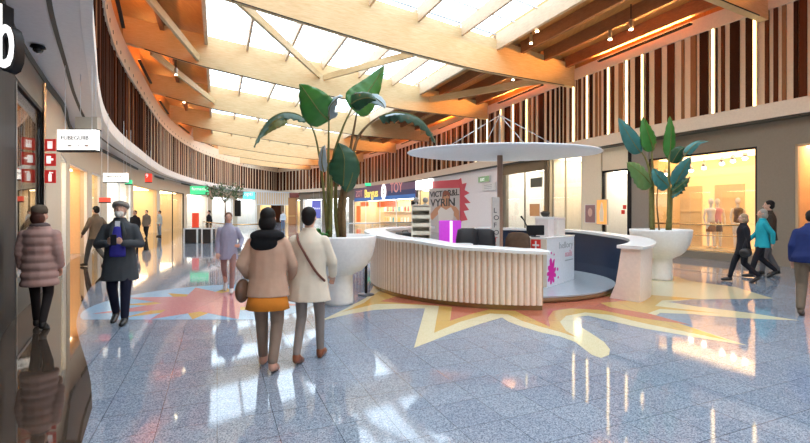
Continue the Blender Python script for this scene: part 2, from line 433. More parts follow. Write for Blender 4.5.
def slat_wall(name, c, side, back, zlo, zhi, seq, label):
    mb = MB(); ribbon(mb, c, side, 0, c.L, zlo, zhi+.02, .10, .3, mi=4)
    q = .1; k = 0
    while q < c.L-.3:
        g, w, d, mi = seq(k, q)
        q += g
        p = c.pt(q+w/2); t = c.tan(q+w/2); n_ = nout(c, q+w/2, side)
        zz = zhi
        o = p+n_*(.10)+t*(-w/2)+V(0, 0, zlo)
        a, b_ = t*w, n_*-d
        if side == 'R': mb.obb(o+b_, a, -b_, V(0, 0, zz-zlo), mi)
        else: mb.obb(o, a, b_, V(0, 0, zz-zlo), mi)
        q += w; k += 1
    return struct(name, mb, SL+[back], label)
CNT = [0]
def seqL(k, q):
    p = LC.pt(q); farf = min(1, max(0, (p.y-12)/16)); CNT[0] -= 1
    if CNT[0] <= 0:
        CNT[0] = 3 if p.y > 30 else (R.choice([4, 6]) if p.y > 20 else 60)
        return (.04, .10+.05*farf, .10, 3)
    return (R.choice([.015, .02, .05]), .14+R.random()*.16, .05+R.random()*.07, R.choice([0, 0, 0, 1, 1]) if R.random() < .93 else 2)
def seqR(k, q):
    p = RC.pt(q)
    if p.y > 24: return (.03, .17, .09, 3) if k % 4 == 0 else (.03, .16+R.random()*.06, .04+R.random()*.03, R.choice([0, 1, 1, 2]))
    g = R.choice([.02, .10, .16, .24]) if k % 2 else R.choice([.12, .18, .26])
    return (g, R.choice([.10, .14, .18, .26]), .03+R.random()*.03, R.choice([0, 0, 1, 1, 2, 2]))
slat_wall('wall_left_slats', LC, 'L', BACKD, 4.8, 7.6, seqL, 'band of dark red brown vertical wooden slats above the left shops')
slat_wall('wall_right_slats', RC, 'R', BACKL, 4.8, 7.6, seqR, 'band of cream and brown vertical wooden slats above the right shops')
mb = MB(); ribbon(mb, LC, 'L', 0, LC.L, 7.6, 8.7, -.06, .3, mi=0)
qq = .6
dots = MB()
while qq < LC.L:
    p = LC.pt(qq); t = LC.tan(qq); n_ = nout(LC, qq, 'L')
    mb.obb(p-n_*.075-t*.03+V(0, 0, 7.82), t*.06, n_*.04, V(0, 0, .12), 1); qq += 1.1
struct('trim_upper_left', mb, [BAND, SLOT_SHADE], 'cream band with small fixings above the left slats')
mb = MB(); ribbon(mb, LC, 'L', 0, LC.L, 8.7, 10.6, .15, .35); struct('wall_upper_left', mb, BOARD, 'wooden upstand above the left band')
mb = MB(); ribbon(mb, RC, 'R', 0, RC.L, 7.6, 8.1, -.02, .3); struct('trim_upper_right', mb, BAND, 'cream band above the right slats')
mb = MB(); ribbon(mb, RC, 'R', 0, RC.L, 8.1, 10.6, .1, .35); struct('wall_upper_right', mb, BOARD, 'wooden upstand above the right band')

# --- roof
def cross(c, p, d):
    """first crossing of the line p + s d with the plan curve"""
    for i in range(len(c.p)-1):
        a, b_ = c.p[i], c.p[i+1]; e = b_-a
        den = d.x*e.y-d.y*e.x
        if abs(den) < 1e-9: continue
        w = a-p; t = (w.x*d.y-w.y*d.x)/den; s = (w.x*e.y-w.y*e.x)/den
        if -.001 <= t <= 1.001 and s > .5: return s
    return None
PROF = [(-6, 9.3), (-4.5, 8.95), (-3.5, 8.7), (-.8, 8.2), (2.1, 7.87), (5.6, 7.52), (9.5, 7.29), (15.4, 7.3), (17, 7.3)]
def zb(u):
    for (a, x), (b_, y) in zip(PROF, PROF[1:]):
        if u <= b_: return x+(y-x)*(u-a)/(b_-a)
    return 7.3
BE = [(-9.6, -8.0, -1.6), (-1.4, 0, -1.6), (6.5, 8.1, -1.7), (14.36, 15.8, -3.2), (21.9, 23.3, -3.5), (30.3, 32.4, -3.5), (38.6, 39.9, -3.1), (47, 48.4, -1.4), (55, 56.2, 1.2), (61.5, 62, 4)]
BL = []
for i, (vl, vr, ul) in enumerate(BE):
    ur = 15.4 if vr < 42 else (14.9 if vr < 50 else (13.6 if vr < 58 else 12))
    pR = uv(ur, vr); pL = uv(ul, vl); d = (pL-pR).normalized(); pR = pR-d*.6
    s = cross(LC, pR, d) or (pL-pR).length
    pL = pR+d*(s+.05)
    s2 = cross(RC, pL, -d)
    if s2: pR = pL-d*(s2-.0)
    BL.append((pL, pR))
    mb = MB(); side = V(-d.y, d.x, 0)*.11; N = 24; rings = []
    for k in range(N+1):
        p = pL.lerp(pR, k/N); u = u_of(p); b0, t0 = zb(u), zt(u)+.12
        if i >= 8: b0 += .15
        rings.append([p-side+V(0, 0, b0), p+side+V(0, 0, b0), p+side+V(0, 0, t0), p-side+V(0, 0, t0)][::-1])
    mb.rings(rings, 0, True, False)
    o = mb.build('roof_beam', BEAM); o['kind'] = 'structure'; o['label'] = 'deep laminated spruce roof beam spanning the mall'
    c = MB(); c.tube([pL.lerp(pR, k/N)+V(0, 0, zb(u_of(pL.lerp(pR, k/N)))-.04+(.15 if i >= 8 else 0))+side*1.6 for k in range(1, N)], .018, 5); c.build('cable_rail', BLACK, o)
US = [-.45, 1.3, 3.1, 4.95, 6.9, 8.85, 10.6]
def on_beam(i, u):
    pL, pR = BL[i]; a, b_ = u_of(pL), u_of(pR); t = (u-a)/(b_-a); return pL.lerp(pR, t), (0 <= t <= 1)
for i in range(len(BL)-1):
    for j, u in enumerate(US+[-2.2, 11.9, 13.2, 14.5]):
        a, ok1 = on_beam(i, u); b_, ok2 = on_beam(i+1, u)
        if not (ok1 and ok2): continue
        mb = MB(); w = .14 if j in (0, 6) else (.09 if j < 7 else .16)
        lo = -.18 if j < 7 else -.12
        if j in (0, 6): lo = -.3
        d = (b_-a).normalized(); a = a+d*.1; b_ = b_-d*.1; z = zt(u)
        mb.obb(a-ME*w/2+V(0, 0, z+lo), ME*w, b_-a, V(0, 0, .36-lo))
        o = mb.build('roof_purlin', PURL if j < 7 else PURLD); o['kind'] = 'structure'
        o['label'] = 'slim purlin under the skylight between two roof beams' if j < 7 else 'dark edged purlin under the boarded roof side'
    # glazing of the bay
    a0, ok1 = on_beam(i, US[0]); b0, ok2 = on_beam(i+1, US[0]); a1, ok3 = on_beam(i, US[-1]); b1, ok4 = on_beam(i+1, US[-1])
    lo_u = US[0]
    if not (ok1 and ok2):
        lo_u = max(u_of(BL[i][0]), u_of(BL[i+1][0]))+.2; a0, _ = on_beam(i, lo_u); b0, _ = on_beam(i+1, lo_u)
    root = thing('window_%d' % (i+1), 'skylight bay of clear panes between roof beams', 'skylight', a0+V(0, 0, zt(lo_u)+.42), kind='structure')
    del root['category']
    g = MB(); zz0, zz1 = zt(lo_u)+.42, zt(US[-1])+.42
    g.add([a0+V(0, 0, zz0), a1+V(0, 0, zz1), b1+V(0, 0, zz1), b0+V(0, 0, zz0)], [(0, 1, 2, 3)]); g.build('glass', GLS, root)
    g = MB(); nb = 6
    for k in range(nb+1):
        p, q = a0.lerp(b0, k/nb)+V(0, 0, zz0-.08), a1.lerp(b1, k/nb)+V(0, 0, zz1-.08)
        g.obb(p-MD*.03, q-p, MD*.06, V(0, 0, .04))
        if False:
            g.obb(p+MD*.3, q-p, MD*.18, V(0, 0, .02))
    g.build('glazing_bar', ALU, root)
# boarded roof sides
def roof_side(name, ua, ub, label):
    mb = MB(); rr = []
    for v in [-17+1.5*k for k in range(62)]:
        rr.append([uv(ua, v, zt(ua)+.36), uv(ub, v, zt(ub)+.36), uv(ub, v, zt(ub)+.55), uv(ua, v, zt(ua)+.55)][::-1])
    mb.rings(rr, 0, True, False); return struct(name, mb, BOARD, label)
roof_side('ceiling_left', -9, -.5, 'orange wooden boarding on the left side of the roof')
roof_side('ceiling_right', 10.66, 18, 'orange wooden boarding on the right side of the roof')
# far end of the skylight is boarded
mb = MB(); mb.obb(uv(-9, 64, 9.1), ME*28, MD*12, V(0, 0, .3)); struct('ceiling_far', mb, BOARD, 'boarded roof at the far end of the mall')
# diagonal braces
def bpt(i, px):
    pL, pR = BL[i]; k = (px-CX)/F; d = pR-pL; t = (k*pL.y-pL.x)/(d.x-k*d.y); return pL+d*t
def brace(i, p, j, q, z=8.35, h=.3):
    a, b_ = bpt(i, p), bpt(j, q); d = (b_-a).normalized(); a += d*.12; b_ -= d*.12; s = V(-d.y, d.x, 0)*.06
    mb = MB(); mb.obb(a-s+V(0, 0, min(z, zt(u_of(a))-.45)), (b_-a)+V(0, 0, min(z, zt(u_of(b_))-.45)-min(z, zt(u_of(a))-.45)), s*2, V(0, 0, h))
    o = mb.build('roof_brace', BEAM); o['kind'] = 'structure'; o['label'] = 'diagonal timber brace between two roof beams'
brace(4, 199, 3, 120); brace(4, 320, 3, 222); brace(4, 323, 3, 462, 8.3, .28); brace(4, 428, 3, 574, 7.85, .34)
brace(5, 215, 4, 150, 8.4); brace(5, 420, 4, 480, 7.8, .3)
brace(5, 300, 6, 260, 8.2)

# daylight comes through the skylight bays
w = bpy.data.worlds.new('sky'); SC.world = w; w.use_nodes = True
nt = w.node_tree; bg = nt.nodes['Background']; bg.inputs[0].default_value = (.80, .91, 1, 1); bg.inputs[1].default_value = 3.7
for i in range(len(BL)-1):
    la = bpy.data.lights.new('skylight_portal', 'AREA'); la.shape = 'RECTANGLE'; la.cycles.is_portal = True
    a0, _ = on_beam(i, US[0]); b1, _ = on_beam(i+1, US[-1])
    la.size = 11.2; la.size_y = (BL[i+1][0]-BL[i][0]).length+.3
    o = bpy.data.objects.new('skylight_portal', la); COL.objects.link(o); c = (a0+b1)/2
    o.location = c+V(0, 0, zt(5)+.75); o.rotation_euler = (0, .083, math.atan2(ME.y, ME.x)); o['kind'] = 'helper'

# camera
cam = bpy.data.cameras.new('camera'); co = bpy.data.objects.new('camera', cam); COL.objects.link(co)
co.location = (0, 0, EYE); co.rotation_euler = (PI/2, 0, 0); cam.sensor_width = 36; cam.lens = F*36/810; cam.shift_y = -(221.5-HY)/810; cam.clip_end = 300; cam.clip_start = .05
SC.camera = co
SC.view_settings.view_transform = 'Standard'; SC.view_settings.look = 'None'; SC.view_settings.gamma = 1; SC.view_settings.exposure = .38
SC.view_settings.use_curve_mapping = False
SC.cycles.use_denoising = True; SC.cycles.max_bounces = 8; SC.cycles.diffuse_bounces = 4; SC.cycles.glossy_bounces = 4
SC.cycles.sample_clamp_indirect = 6; SC.cycles.use_light_tree = True; SC.cycles.transparent_max_bounces = 16
# ------------------------------------------------------------------ shops
def lamp(name, col, e): return mat(name, col, .5, emit=e, ecol=col)
WARM = lamp('warm_lamp', (1, .80, .52), 6); WARMD = lamp('warm_dim_lamp', (1, .62, .28), 3.2); COOL = lamp('cool_lamp', (.95, .98, 1), 4.2); WHITEL = lamp('white_lamp', (1, .91, .76), 5)
def panel_at(mb, A, n, t, s0, s1, z0, z1, d, th=.03, mi=0):
    """thin board standing across the shop, s along the front, d into the depth"""
    mb.obb(A+t*s0+n*d+V(0, 0, z0), t*(s1-s0), n*th, V(0, 0, z1-z0), mi)
GOODS = [mat('goods_red', (.7, .08, .06), .4), mat('goods_white', (.85, .83, .8), .4), mat('goods_gold', (.75, .5, .15), .4), mat('goods_dark', (.06, .05, .06), .4), mat('goods_teal', (.1, .4, .45), .4), mat('goods_pink', (.8, .35, .4), .4), mat('goods_brown', (.3, .15, .07), .4)]
def goods_proto(m):
    b = MB(); b.rbox((0, 0, .1), (.16, .12, .2), .015); return b, m
def shop(c, side, op, dep, label, wm, lm, back=None, frame=BLACK, glassy=True, shelves=0, goods=(), floorm=None, nlamp=2, mull=0, hdr=None):
    s0, s1, z0, z1 = op; A, B = c.pt(s0), c.pt(s1)
    if side == 'R': pass
    n = (nout(c, (s0+s1)/2, side)); t = (B-A).normalized(); L = (B-A).length
    n = (n-t*n.dot(t)).normalized()
    root = thing('shop_unit', label, 'shop', (A+B)/2+n*.3)
    b = MB(); D = .26
    panel_at(b, A, n, t, -.3, L+.3, 0, z1+.1, dep, .1); b.build('back_wall', back or wm, root)
    for q0 in (A-t*.3, B+t*.02):
        b = MB(); b.obb(q0+n*D, t*.28, n*(dep-D), V(0, 0, z1+.1)); b.build('side_wall', wm, root)
    b = MB(); b.obb(A-t*.3+n*D+V(0, 0, z1), t*(L+.6), n*(dep-D), V(0, 0, .1)); b.build('shop_ceiling', wm, root)
    for k in range(nlamp):
        b = MB(); x = L*(k+.5)/nlamp; w_ = L/nlamp*.44
        b.obb(A+t*(x-w_)+n*(D+(dep-D)*.15)+V(0, 0, z1-.06), t*(2*w_), n*((dep-D)*.7), V(0, 0, .05)); b.build('ceiling_lamp', lm, root)
    if frame:
        b = MB(); w_ = .06
        b.obb(A+n*.02+V(0, 0, z0), t*w_, n*.1, V(0, 0, z1-z0)); b.obb(B-t*w_+n*.02+V(0, 0, z0), t*w_, n*.1, V(0, 0, z1-z0)); b.obb(A+n*.02+V(0, 0, z1-w_), t*L, n*.1, V(0, 0, w_))
        for k in range(1, mull+1): b.obb(A+t*(L*k/(mull+1)-.025)+n*.02+V(0, 0, z0), t*.05, n*.08, V(0, 0, z1-z0))
        b.build('frame', frame, root)
    if glassy:
        go = .005 if glassy == 'dark' else .08; b = MB(); b.obb(A+n*go+t*.05+V(0, 0, z0+.02), t*(L-.1), n*.012, V(0, 0, z1-z0-.08)); b.build('glass', GLD if glassy == 'dark' else GL, root)
    sh = []
    for k in range(shelves):
        z = max(z0, .1)+.35+k*(min(z1, 3.0)-max(z0, .1)-.5)/max(1, shelves)
        b = MB(); b.obb(A+t*(L*.08)+n*(dep-.45)+V(0, 0, z), t*(L*.84), n*.4, V(0, 0, .03)); b.build('shelf', WHITE, root); sh.append(z+.03)
    root['_g'] = 0
    return dict(A=A, n=n, t=t, L=L, dep=dep, sh=sh, root=root, z0=z0, z1=z1)
PROTO = {}
def put_goods(S, label, group, cols, per=6, h=.22):
    t, n = S['t'], S['n']; rz = math.atan2(t.y, t.x)
    for z in S['sh']:
        for k in range(per):
            mi = R.choice(cols); key = (mi, round(h, 2))
            x = S['L']*(.12+.76*(k+.5)/per)
            loc = S['A']+t*x+n*(S['dep']-.27)+V(0, 0, z)
            if key not in PROTO:
                b = MB(); b.rbox((0, 0, h/2), (.17, .14, h), .015); b.box((0, 0, h+.015), (.1, .08, .03)); b.add([], [])
                o = b.build('shop_product', GOODS[mi]); PROTO[key] = o; o['_o'] = (0, 0, 0)
                first = True
            else:
                o = PROTO[key].copy(); COL.objects.link(o)
            o.location = loc; o.rotation_euler = (0, 0, rz); tag(o, label, 'product', group)

WARMW = mat('shop_wall_warm', (.8, .62, .36), .5); ORANGEW = mat('shop_wall_orange', (.85, .56, .3), .5); WHW = mat('shop_wall_white', (.9, .88, .82), .5); DARKW = mat('shop_wall_dark', (.06, .05, .05), .4); TANW = mat('shop_wall_tan', (.62, .46, .28), .5)
WARMG = lamp('warm_gold_lamp', (1, .72, .38), 2.6)
Lc = [
 (2.6, 'dark glazed shopfront beside the person in the puffer jacket', DARKW, WARMD, None, BLACK, 'dark', 0, 1, 0),
 (1.2, 'narrow white framed glass door beside the red fire signs', WHW, WARM, None, WHITE, True, 0, 1, 0),
 (1.6, 'shop entrance glowing orange behind the white shop sign', ORANGEW, WARM, None, WHITE, False, 0, 1, 0),
 (1.6, 'slim glazed shopfront with beige walls behind the man looking at his phone', WARMW, WARM, None, ALU, True, 2, 1, 0),
 (3.0, 'bright glazed shopfront under the small white hanging sign', WHW, WHITEL, None, ALU, True, 3, 2, 1),
 (2.2, 'empty shop recess glowing warm orange under the red blade sign', WARMW, WARM, ORANGEW, TANW, False, 0, 2, 0),
 (3.0, 'tan lit shopfront between the orange recess and the green pharmacy sign', TANW, WARM, None, BLACK, True, 3, 2, 1),
 (3.0, 'white shop with red goods under the green sign', WHW, WHITEL, None, WHITE, True, 3, 2, 0),
 (3.0, 'bright white shop behind the small indoor tree', WHW, COOL, None, WHITE, True, 2, 2, 1),
 (3.0, 'bright shop with black pillar under the turquoise sign', WHW, COOL, None, WHITE, True, 2, 2, 1),
 (3.0, 'far shop with white louvred canopy at the end of the left row', WARMW, WHITEL, None, WHITE, True, 2, 2, 0)]
SL_ = []
for op, cf in zip(LOPS, Lc):
    dep, lab, wm, lm, bk, fr, gls, nsh, nl, mu = cf
    S = shop(LS, 'L', op, dep, lab, wm, lm, bk, fr, gls, nsh, nlamp=nl, mull=mu); SL_.append(S)
put_goods(SL_[4], 'small product on the shelves of the shop under the small white hanging sign', 'products in the shop under the hanging sign', [1, 4, 5, 0], 5)
put_goods(SL_[6], 'small product on the shelves of the tan lit shop', 'products in the tan shop', [6, 2, 3], 6)
put_goods(SL_[7], 'small red or white product in the shop under the green sign', 'products in the shop under the green sign', [0, 1, 0, 5], 9, .55)
put_goods(SL_[8], 'small product in the white shop behind the indoor tree', 'products in the shop behind the tree', [4, 1, 3, 6], 8, .55)
put_goods(SL_[9], 'small product in the shop under the turquoise sign', 'products in the shop under the turquoise sign', [2, 1, 4, 3], 8, .55)
# near left shop: base, tall black posts
RcD = {}
ops = ROPS
# right openings sorted by arc from near to far
names = [
 (2.5, 'warm orange lit shop entrance at the right edge of the photo', ORANGEW, WARM, ORANGEW, TANW, False, 0, 2, 0),
 (2.2, 'wide golden lit display window with mannequins', mat('shop_wall_gold', (.85, .62, .32), .5), WARMG, lamp('gold_added_glow', (1, .66, .32), .6), BLACK, True, 0, 4, 0),  # back wall glows by itself, added to brighten the window
 (2.4, 'narrow bright shop entrance with red stickers left of the dark stone pillar', WHW, WHITEL, None, BLACK, False, 3, 1, 0),
 (2.6, 'bright cosmetics shopfront with white display shelves under the canopy edge', WHW, WARM, None, TAUPE_L, True, 3, 2, 1),
 (2.6, 'brilliant white shopfront with a dark header behind the canopy pole', WHW, WHITEL, None, TAUPE, True, 2, 3, 1),
 (1.2, 'slim yellow lit doorway under the white light box', WARMW, WHITEL, None, WHITE, False, 0, 1, 0),
 (3.5, 'toy shopfront with orange posters under the blue fascia sign', WARMW, WHITEL, None, WHITE, True, 2, 4, 3),
 (3.0, 'far bright shop right of the purple banner', WHW, COOL, None, WHITE, True, 2, 2, 0),
 (3.0, 'far bright shop behind the purple banner', WHW, COOL, None, WHITE, True, 2, 2, 0),
 (3.0, 'far shop with a warm brown screen at the end of the right row', WARMW, WHITEL, None, WHITE, True, 2, 1, 0)]
SR_ = []
for op, cf in zip(ROPS, names):
    dep, lab, wm, lm, bk, fr, gls, nsh, nl, mu = cf
    S = shop(RS, 'R', op, dep, lab, wm, lm, bk, fr, gls, nsh, nlamp=nl, mull=mu); SR_.append(S)
put_goods(SR_[2], 'small product on the shelves of the narrow bright entrance', 'products in the narrow entrance', [0, 1, 3], 4)
put_goods(SR_[3], 'small product on the white shelves of the cosmetics shop', 'products in the cosmetics shop', [1, 2, 6, 5], 8, .28)
put_goods(SR_[4], 'small product on the shelves of the brilliant white shop', 'products in the white shop', [2, 1, 6], 6, .3)
put_goods(SR_[6], 'small toy carton on the shelves of the toy shop', 'cartons in the toy shop', [0, 2, 1, 4], 16, .5)

# --- helpers to place things on the walls
def on_wall(c, px, py, dz=0, side='R', off=0.0):
    q = c.hit(px); p = c.pt(q); n = nout(c, q, side); p2 = p-n*off
    return V(p2.x, p2.y, EYE+(HY-py)/F*p.y), n, c.tan(q)
def wall_rect(c, side, x0, x1, y0, y1, off=.03, th=.03):
    """flat board on the wall whose picture corners are given; returns origin, along, up, normal"""
    a, n, t = on_wall(c, x0, y1, side=side, off=off); b_, n2, _ = on_wall(c, x1, y1, side=side, off=off)
    ym = (y0+y1)/2; q = c.hit((x0+x1)/2); Y = c.pt(q).y
    zc0, zc1 = EYE+(HY-y1)/F*Y, EYE+(HY-y0)/F*Y
    d = V(b_.x-a.x, b_.y-a.y, 0)
    nn = V(d.y, -d.x, 0).normalized()      # towards the viewer
    if nn.dot(V(-a.x, -a.y, 0)) < 0: nn = -nn
    return V(a.x, a.y, zc0), d, V(0, 0, zc1-zc0), nn
def board(name, c, side, rect, m, label, cat, th=.04, off=.03, frame=None, group=None):
    o, d, up, nn = wall_rect(c, side, *rect, off=off)
    root = thing(name, label, cat, o+d/2+nn*th/2, group)
    b = MB(); b.obb(o, d, nn*th, up); b.build('panel', m, root)
    if frame:
        f = .02; b = MB(); dn = d.normalized()
        b.obb(o-dn*f-V(0, 0, f), d+dn*2*f, nn*(th+.01), V(0, 0, f)); b.obb(o-dn*f+up, d+dn*2*f, nn*(th+.01), V(0, 0, f))
        b.obb(o-dn*f, dn*f, nn*(th+.01), up); b.obb(o+d, dn*f, nn*(th+.01), up); b.build('frame', frame, root)
    return root, o+nn*(th+.003), d, up, nn
LETD = mat('lettering_dark', (.03, .03, .035), .5); LETW = mat('lettering_white', (.95, .95, .95), .5, emit=.6); SIGNW = mat('sign_lightbox', (.95, .95, .93), .4, emit=.9)
SIGNG = mat('sign_green', (.05, .55, .25), .4, emit=.9); SIGNC = mat('sign_turquoise', (.1, .75, .75), .4, emit=1.0); RED = mat('sign_red', (.72, .04, .03), .35); PURP = mat('banner_purple', (.16, .18, .62), .5, emit=.15)
# right side posters and signs
r, o, d, up, nn = board('hoarding', RS, 'R', (433, 503, 161, 243), mat('hoarding_white', (.84, .82, .85), .5), 'tall white hoarding wall carrying the red sun poster', 'hoarding', .05, .04)
def W(px, py, off):
    a, n, t = on_wall(RS, px, py, side='R', off=off); return a
def wpoly(root, name, pts, off, m, th=.012):
    b = MB(); p = [W(x, y, off) for x, y in pts]; n = nout(RS, RS.hit(450), 'R')
    b.poly(p, -n*th); return b.build(name, m, root)
REDP = mat('poster_red', (.62, .06, .10), .45); GREYP = mat('poster_grey', (.52, .50, .50), .5); SKINP = mat('poster_skin', (.55, .27, .15), .5); HAIRP = mat('poster_hair', (.25, .06, .03), .5)
pr = thing('sun_poster', 'grey fashion poster with a red band and red sun rays on the white hoarding', 'poster', W(448, 243, .1))
rays = [(458, 181), (462.5, 178), (463.5, 184), (468, 183), (466, 190), (471, 193), (465.5, 196), (472, 203), (466, 203.5), (470.5, 210), (465, 211), (469, 220), (463, 221), (461, 230), (450, 230), (450, 190)]
wpoly(pr, 'sun_rays', rays, .105, REDP)
wpoly(pr, 'red_band', [(434, 181.5), (461, 179.5), (461, 189), (434, 189)], .12, REDP)
wpoly(pr, 'poster_sheet', [(430.5, 188.5), (461.5, 188), (461.5, 243), (430.5, 243)], .135, GREYP)
wpoly(pr, 'printed_figure', [(430.8, 216), (437, 208), (442, 205), (444.6, 202), (444, 197), (446.5, 192.5), (449.5, 192.5), (451.5, 197), (451, 202), (453, 205), (458, 207), (461, 211), (461, 222), (455, 214), (455, 243), (441, 243), (441, 213), (434, 220)], .15, SKINP)
wpoly(pr, 'printed_top', [(443, 207), (448, 210), (453, 207), (456, 212), (455, 224), (441, 224), (440, 211)], .165, mat('poster_top', (.7, .68, .66), .5))
wpoly(pr, 'printed_hair', [(444.5, 199), (444.5, 194), (446, 191), (450, 191), (452, 194), (451.8, 199), (450.5, 195), (446.5, 195)], .165, HAIRP)
n_ = nout(RS, RS.hit(447), 'R'); tt = RS.tan(RS.hit(447)); axr = -tt if (-tt).x > 0 else tt
for s_, x_, y_, sz in (('VICTOR&L', 432, 197.3, .62), ('VYRIN', 432.5, 206.5, .82)):
    text('lettering', s_, sz, W(x_, y_, .16), axr, V(0, 0, 1), LETD, pr, .01, bold=.012, stretch=(1.75 if sz < .8 else 1.9))
sg, o, d, up, nn = board('exit_sign', RS, 'R', (481, 492, 176.5, 182), mat('sign_olive', (.25, .42, .22), .5, emit=.2), 'small green exit sign on the white hoarding', 'sign', .06, .14, frame=WHITE)
text('lettering', 'EXIT', .26, o+d*.2+up*.2, d, up, LETW, sg, .004)
sg, o, d, up, nn = board('notice_board', RS, 'R', (485, 498, 183, 190.5), WHITE, 'white notice board below the green exit sign', 'sign', .06, .14)
b = MB()
for k in range(3): b.obb(o+d*.15+up*(.25+.22*k), d*.6, nn*.004, up*.07)
b.build('printed_line', mat('print_grey', (.4, .4, .42), .5), sg)
# light box and blue shop fascia
board('light_box', RS, 'R', (418.5, 434, 179.5, 189), lamp('lightbox_white', (1, .97, .9), 2.2), 'blank white light box between the blue shop sign and the red poster', 'light box', .15, .12)
r, o, d, up, nn = board('shop_sign', RS, 'R', (356, 417, 184.5, 200), mat('sign_mauve', (.25, .16, .28), .5), 'long mauve and blue shop sign with yellow and pink letters', 'sign', .12, .05)
b = MB(); b.obb(o+up*.0, d, nn*.02, up*.24); b.build('blue_band', mat('sign_blue', (.05, .17, .5), .4, emit=.3), r)
b = MB(); b.obb(o+up*.24+d*.62, d*.38, nn*.015, up*.28); b.build('navy_field', mat('sign_navy', (.06, .08, .25), .4), r)
BS = d.length*.29/(1.25*3.1)
YEL = mat('letter_yellow', (1, .85, .2), .4, emit=.6); PINKL = mat('letter_pink', (.8, .4, .4), .4, emit=.2)
text('lettering', 'Bargus', 1.25, o+d*.21+up*.24+nn*.02, d, up, YEL, r, .01, bold=.02, stretch=BS)
text('lettering', 'TOY', 1.35, o+d*.66+up*.42+nn*.02, d, up, PINKL, r, .01, bold=.02)
text('lettering', 'ZOT', 1.0, o+d*.03+up*.34+nn*.02, d, up, PINKL, r, .01)
b = MB(); cc = o+d*.555+up*.52; dn = d.normalized()
b.poly([cc+dn*.62*math.cos(k*PI/10)+V(0, 0, .78*math.sin(k*PI/10)) for k in range(20)], nn*.03); b.build('oval_badge', SIGNW, r)
text('lettering', '0', .9, cc-dn*.26-V(0, 0, .3)+nn*.04, d, up, LETD, r, .01)
for (x0, x1, y0, y1, lab) in ((361, 369, 202, 206.5, 'small orange poster on the toy shop window, nearest the big planter'), (378, 398, 201, 207, 'wide orange banner over the toy shop window'), (357, 361, 206, 222, 'narrow red standing poster in the toy shop window')):
    q, *_ = board('window_poster', RS, 'R', (x0, x1, y0, y1), mat('poster_orange', (.9, .18, .04), .5, emit=.5), lab, 'poster', .03, .04)
board('doorway_sign', RS, 'R', (412, 419, 200.5, 206), BLACK, 'small dark sign beside the slim yellow doorway', 'sign', .05, .05)
# posters right
r, o, d, up, nn = board('face_poster', RS, 'R', (586.5, 596.5, 205, 222.5), mat('poster_mauve', (.33, .17, .17), .5), 'dark poster of a face on the pale pillar', 'poster', .04, .03, WHITE)
b = MB(); cc = o+d*.5+up*.58; dn = d.normalized(); b.poly([cc+dn*.13*math.cos(k*PI/8)+V(0, 0, .19*math.sin(k*PI/8)) for k in range(16)], nn*.006); b.build('printed_face', mat('print_skin', (.7, .45, .38), .5), r)
r, o, d, up, nn = board('orange_poster', RS, 'R', (598.5, 608.5, 200, 224), mat('poster_amber', (.9, .4, .1), .5, emit=.5), 'tall backlit orange poster of a figure beside the shop entrance', 'poster', .06, .03, TAUPE_L)
b = MB(); cc = o+d*.5; b.poly([cc+dn*x+V(0, 0, z) for x, z in ((-.1, .1), (.1, .1), (.13, .5), (.08, .68), (.06, .85), (0, .95), (-.06, .85), (-.08, .68), (-.14, .5))], nn*.006); b.build('printed_figure', mat('print_light', (.95, .8, .6), .5), r)
# screen and panel in the white shop
board('price_screen', RS, 'R', (531.5, 543, 178, 187), mat('screen_dark', (.12, .13, .1), .3), 'dark screen with a white frame hanging in the white shop window', 'screen', .04, .02, WHITE)
board('window_picture', RS, 'R', (530.5, 540.5, 204, 216), mat('picture_tan', (.5, .25, .1), .4, emit=.2), 'brown and orange picture low in the white shop window', 'picture', .03, .02, WHITE)
# beige surround header and the pale pilaster zone of that shop group
b = MB()
PALE = mat('pale_render', (.78, .68, .52), .45)
s_a, s_b = RS.hit(629), RS.hit(504)
ribbon(b, RS, 'R', s_a, RS.hit(603), 3.36, 4.3, -.04, 0)
ribbon(b, RS, 'R', RS.hit(602), RS.hit(583), 0, 4.3, -.05, 0)
o = one('pilaster_cladding', b, PALE, 'pale plaster cladding carrying the two posters beside the cosmetics shop', 'cladding')
b = MB(); ribbon(b, RS, 'R', RS.hit(549), RS.hit(545.5), 0, 4.2, -.08, 0); one('shop_pillar', b, mat('brown_pillar', (.16, .11, .06), .4), 'slim brown pillar between the white shop and the cosmetics shop', 'pillar')
b = MB(); a, _, up_, nn2 = wall_rect(RS, 'R', 505, 546, 150, 172, .07)
ribbon(b, RS, 'R', RS.hit(546), RS.hit(504), 3.75, 4.3, -.10, 0); one('shop_header', b, mat('brown_header', (.20, .14, .08), .4), 'dark brown header beam over the brilliant white shopfront', 'header')
b = MB(); ribbon(b, RS, 'R', RS.hit(649), RS.hit(629.5), 0, 4.2, -.03, 0); one('stone_pillar', b, mat('grey_taupe', (.27, .24, .21), .4), 'dark taupe stone pillar behind the right planter', 'pillar')
b = MB(); ribbon(b, RS, 'R', RS.hit(632), RS.hit(629), 0, 4.1, -.06, -.03); one('black_edge_post', b, BLACK, 'black edge post on the left side of the stone pillar', 'post')
for (x, y) in ((626, 208), (624.5, 213)):
    board('wall_sticker', RS, 'R', (x-1.5, x+1.6, y-3, y+1), RED, 'small red sticker beside the narrow shop entrance', 'sticker', .02, .07, group='red stickers at the entrance')
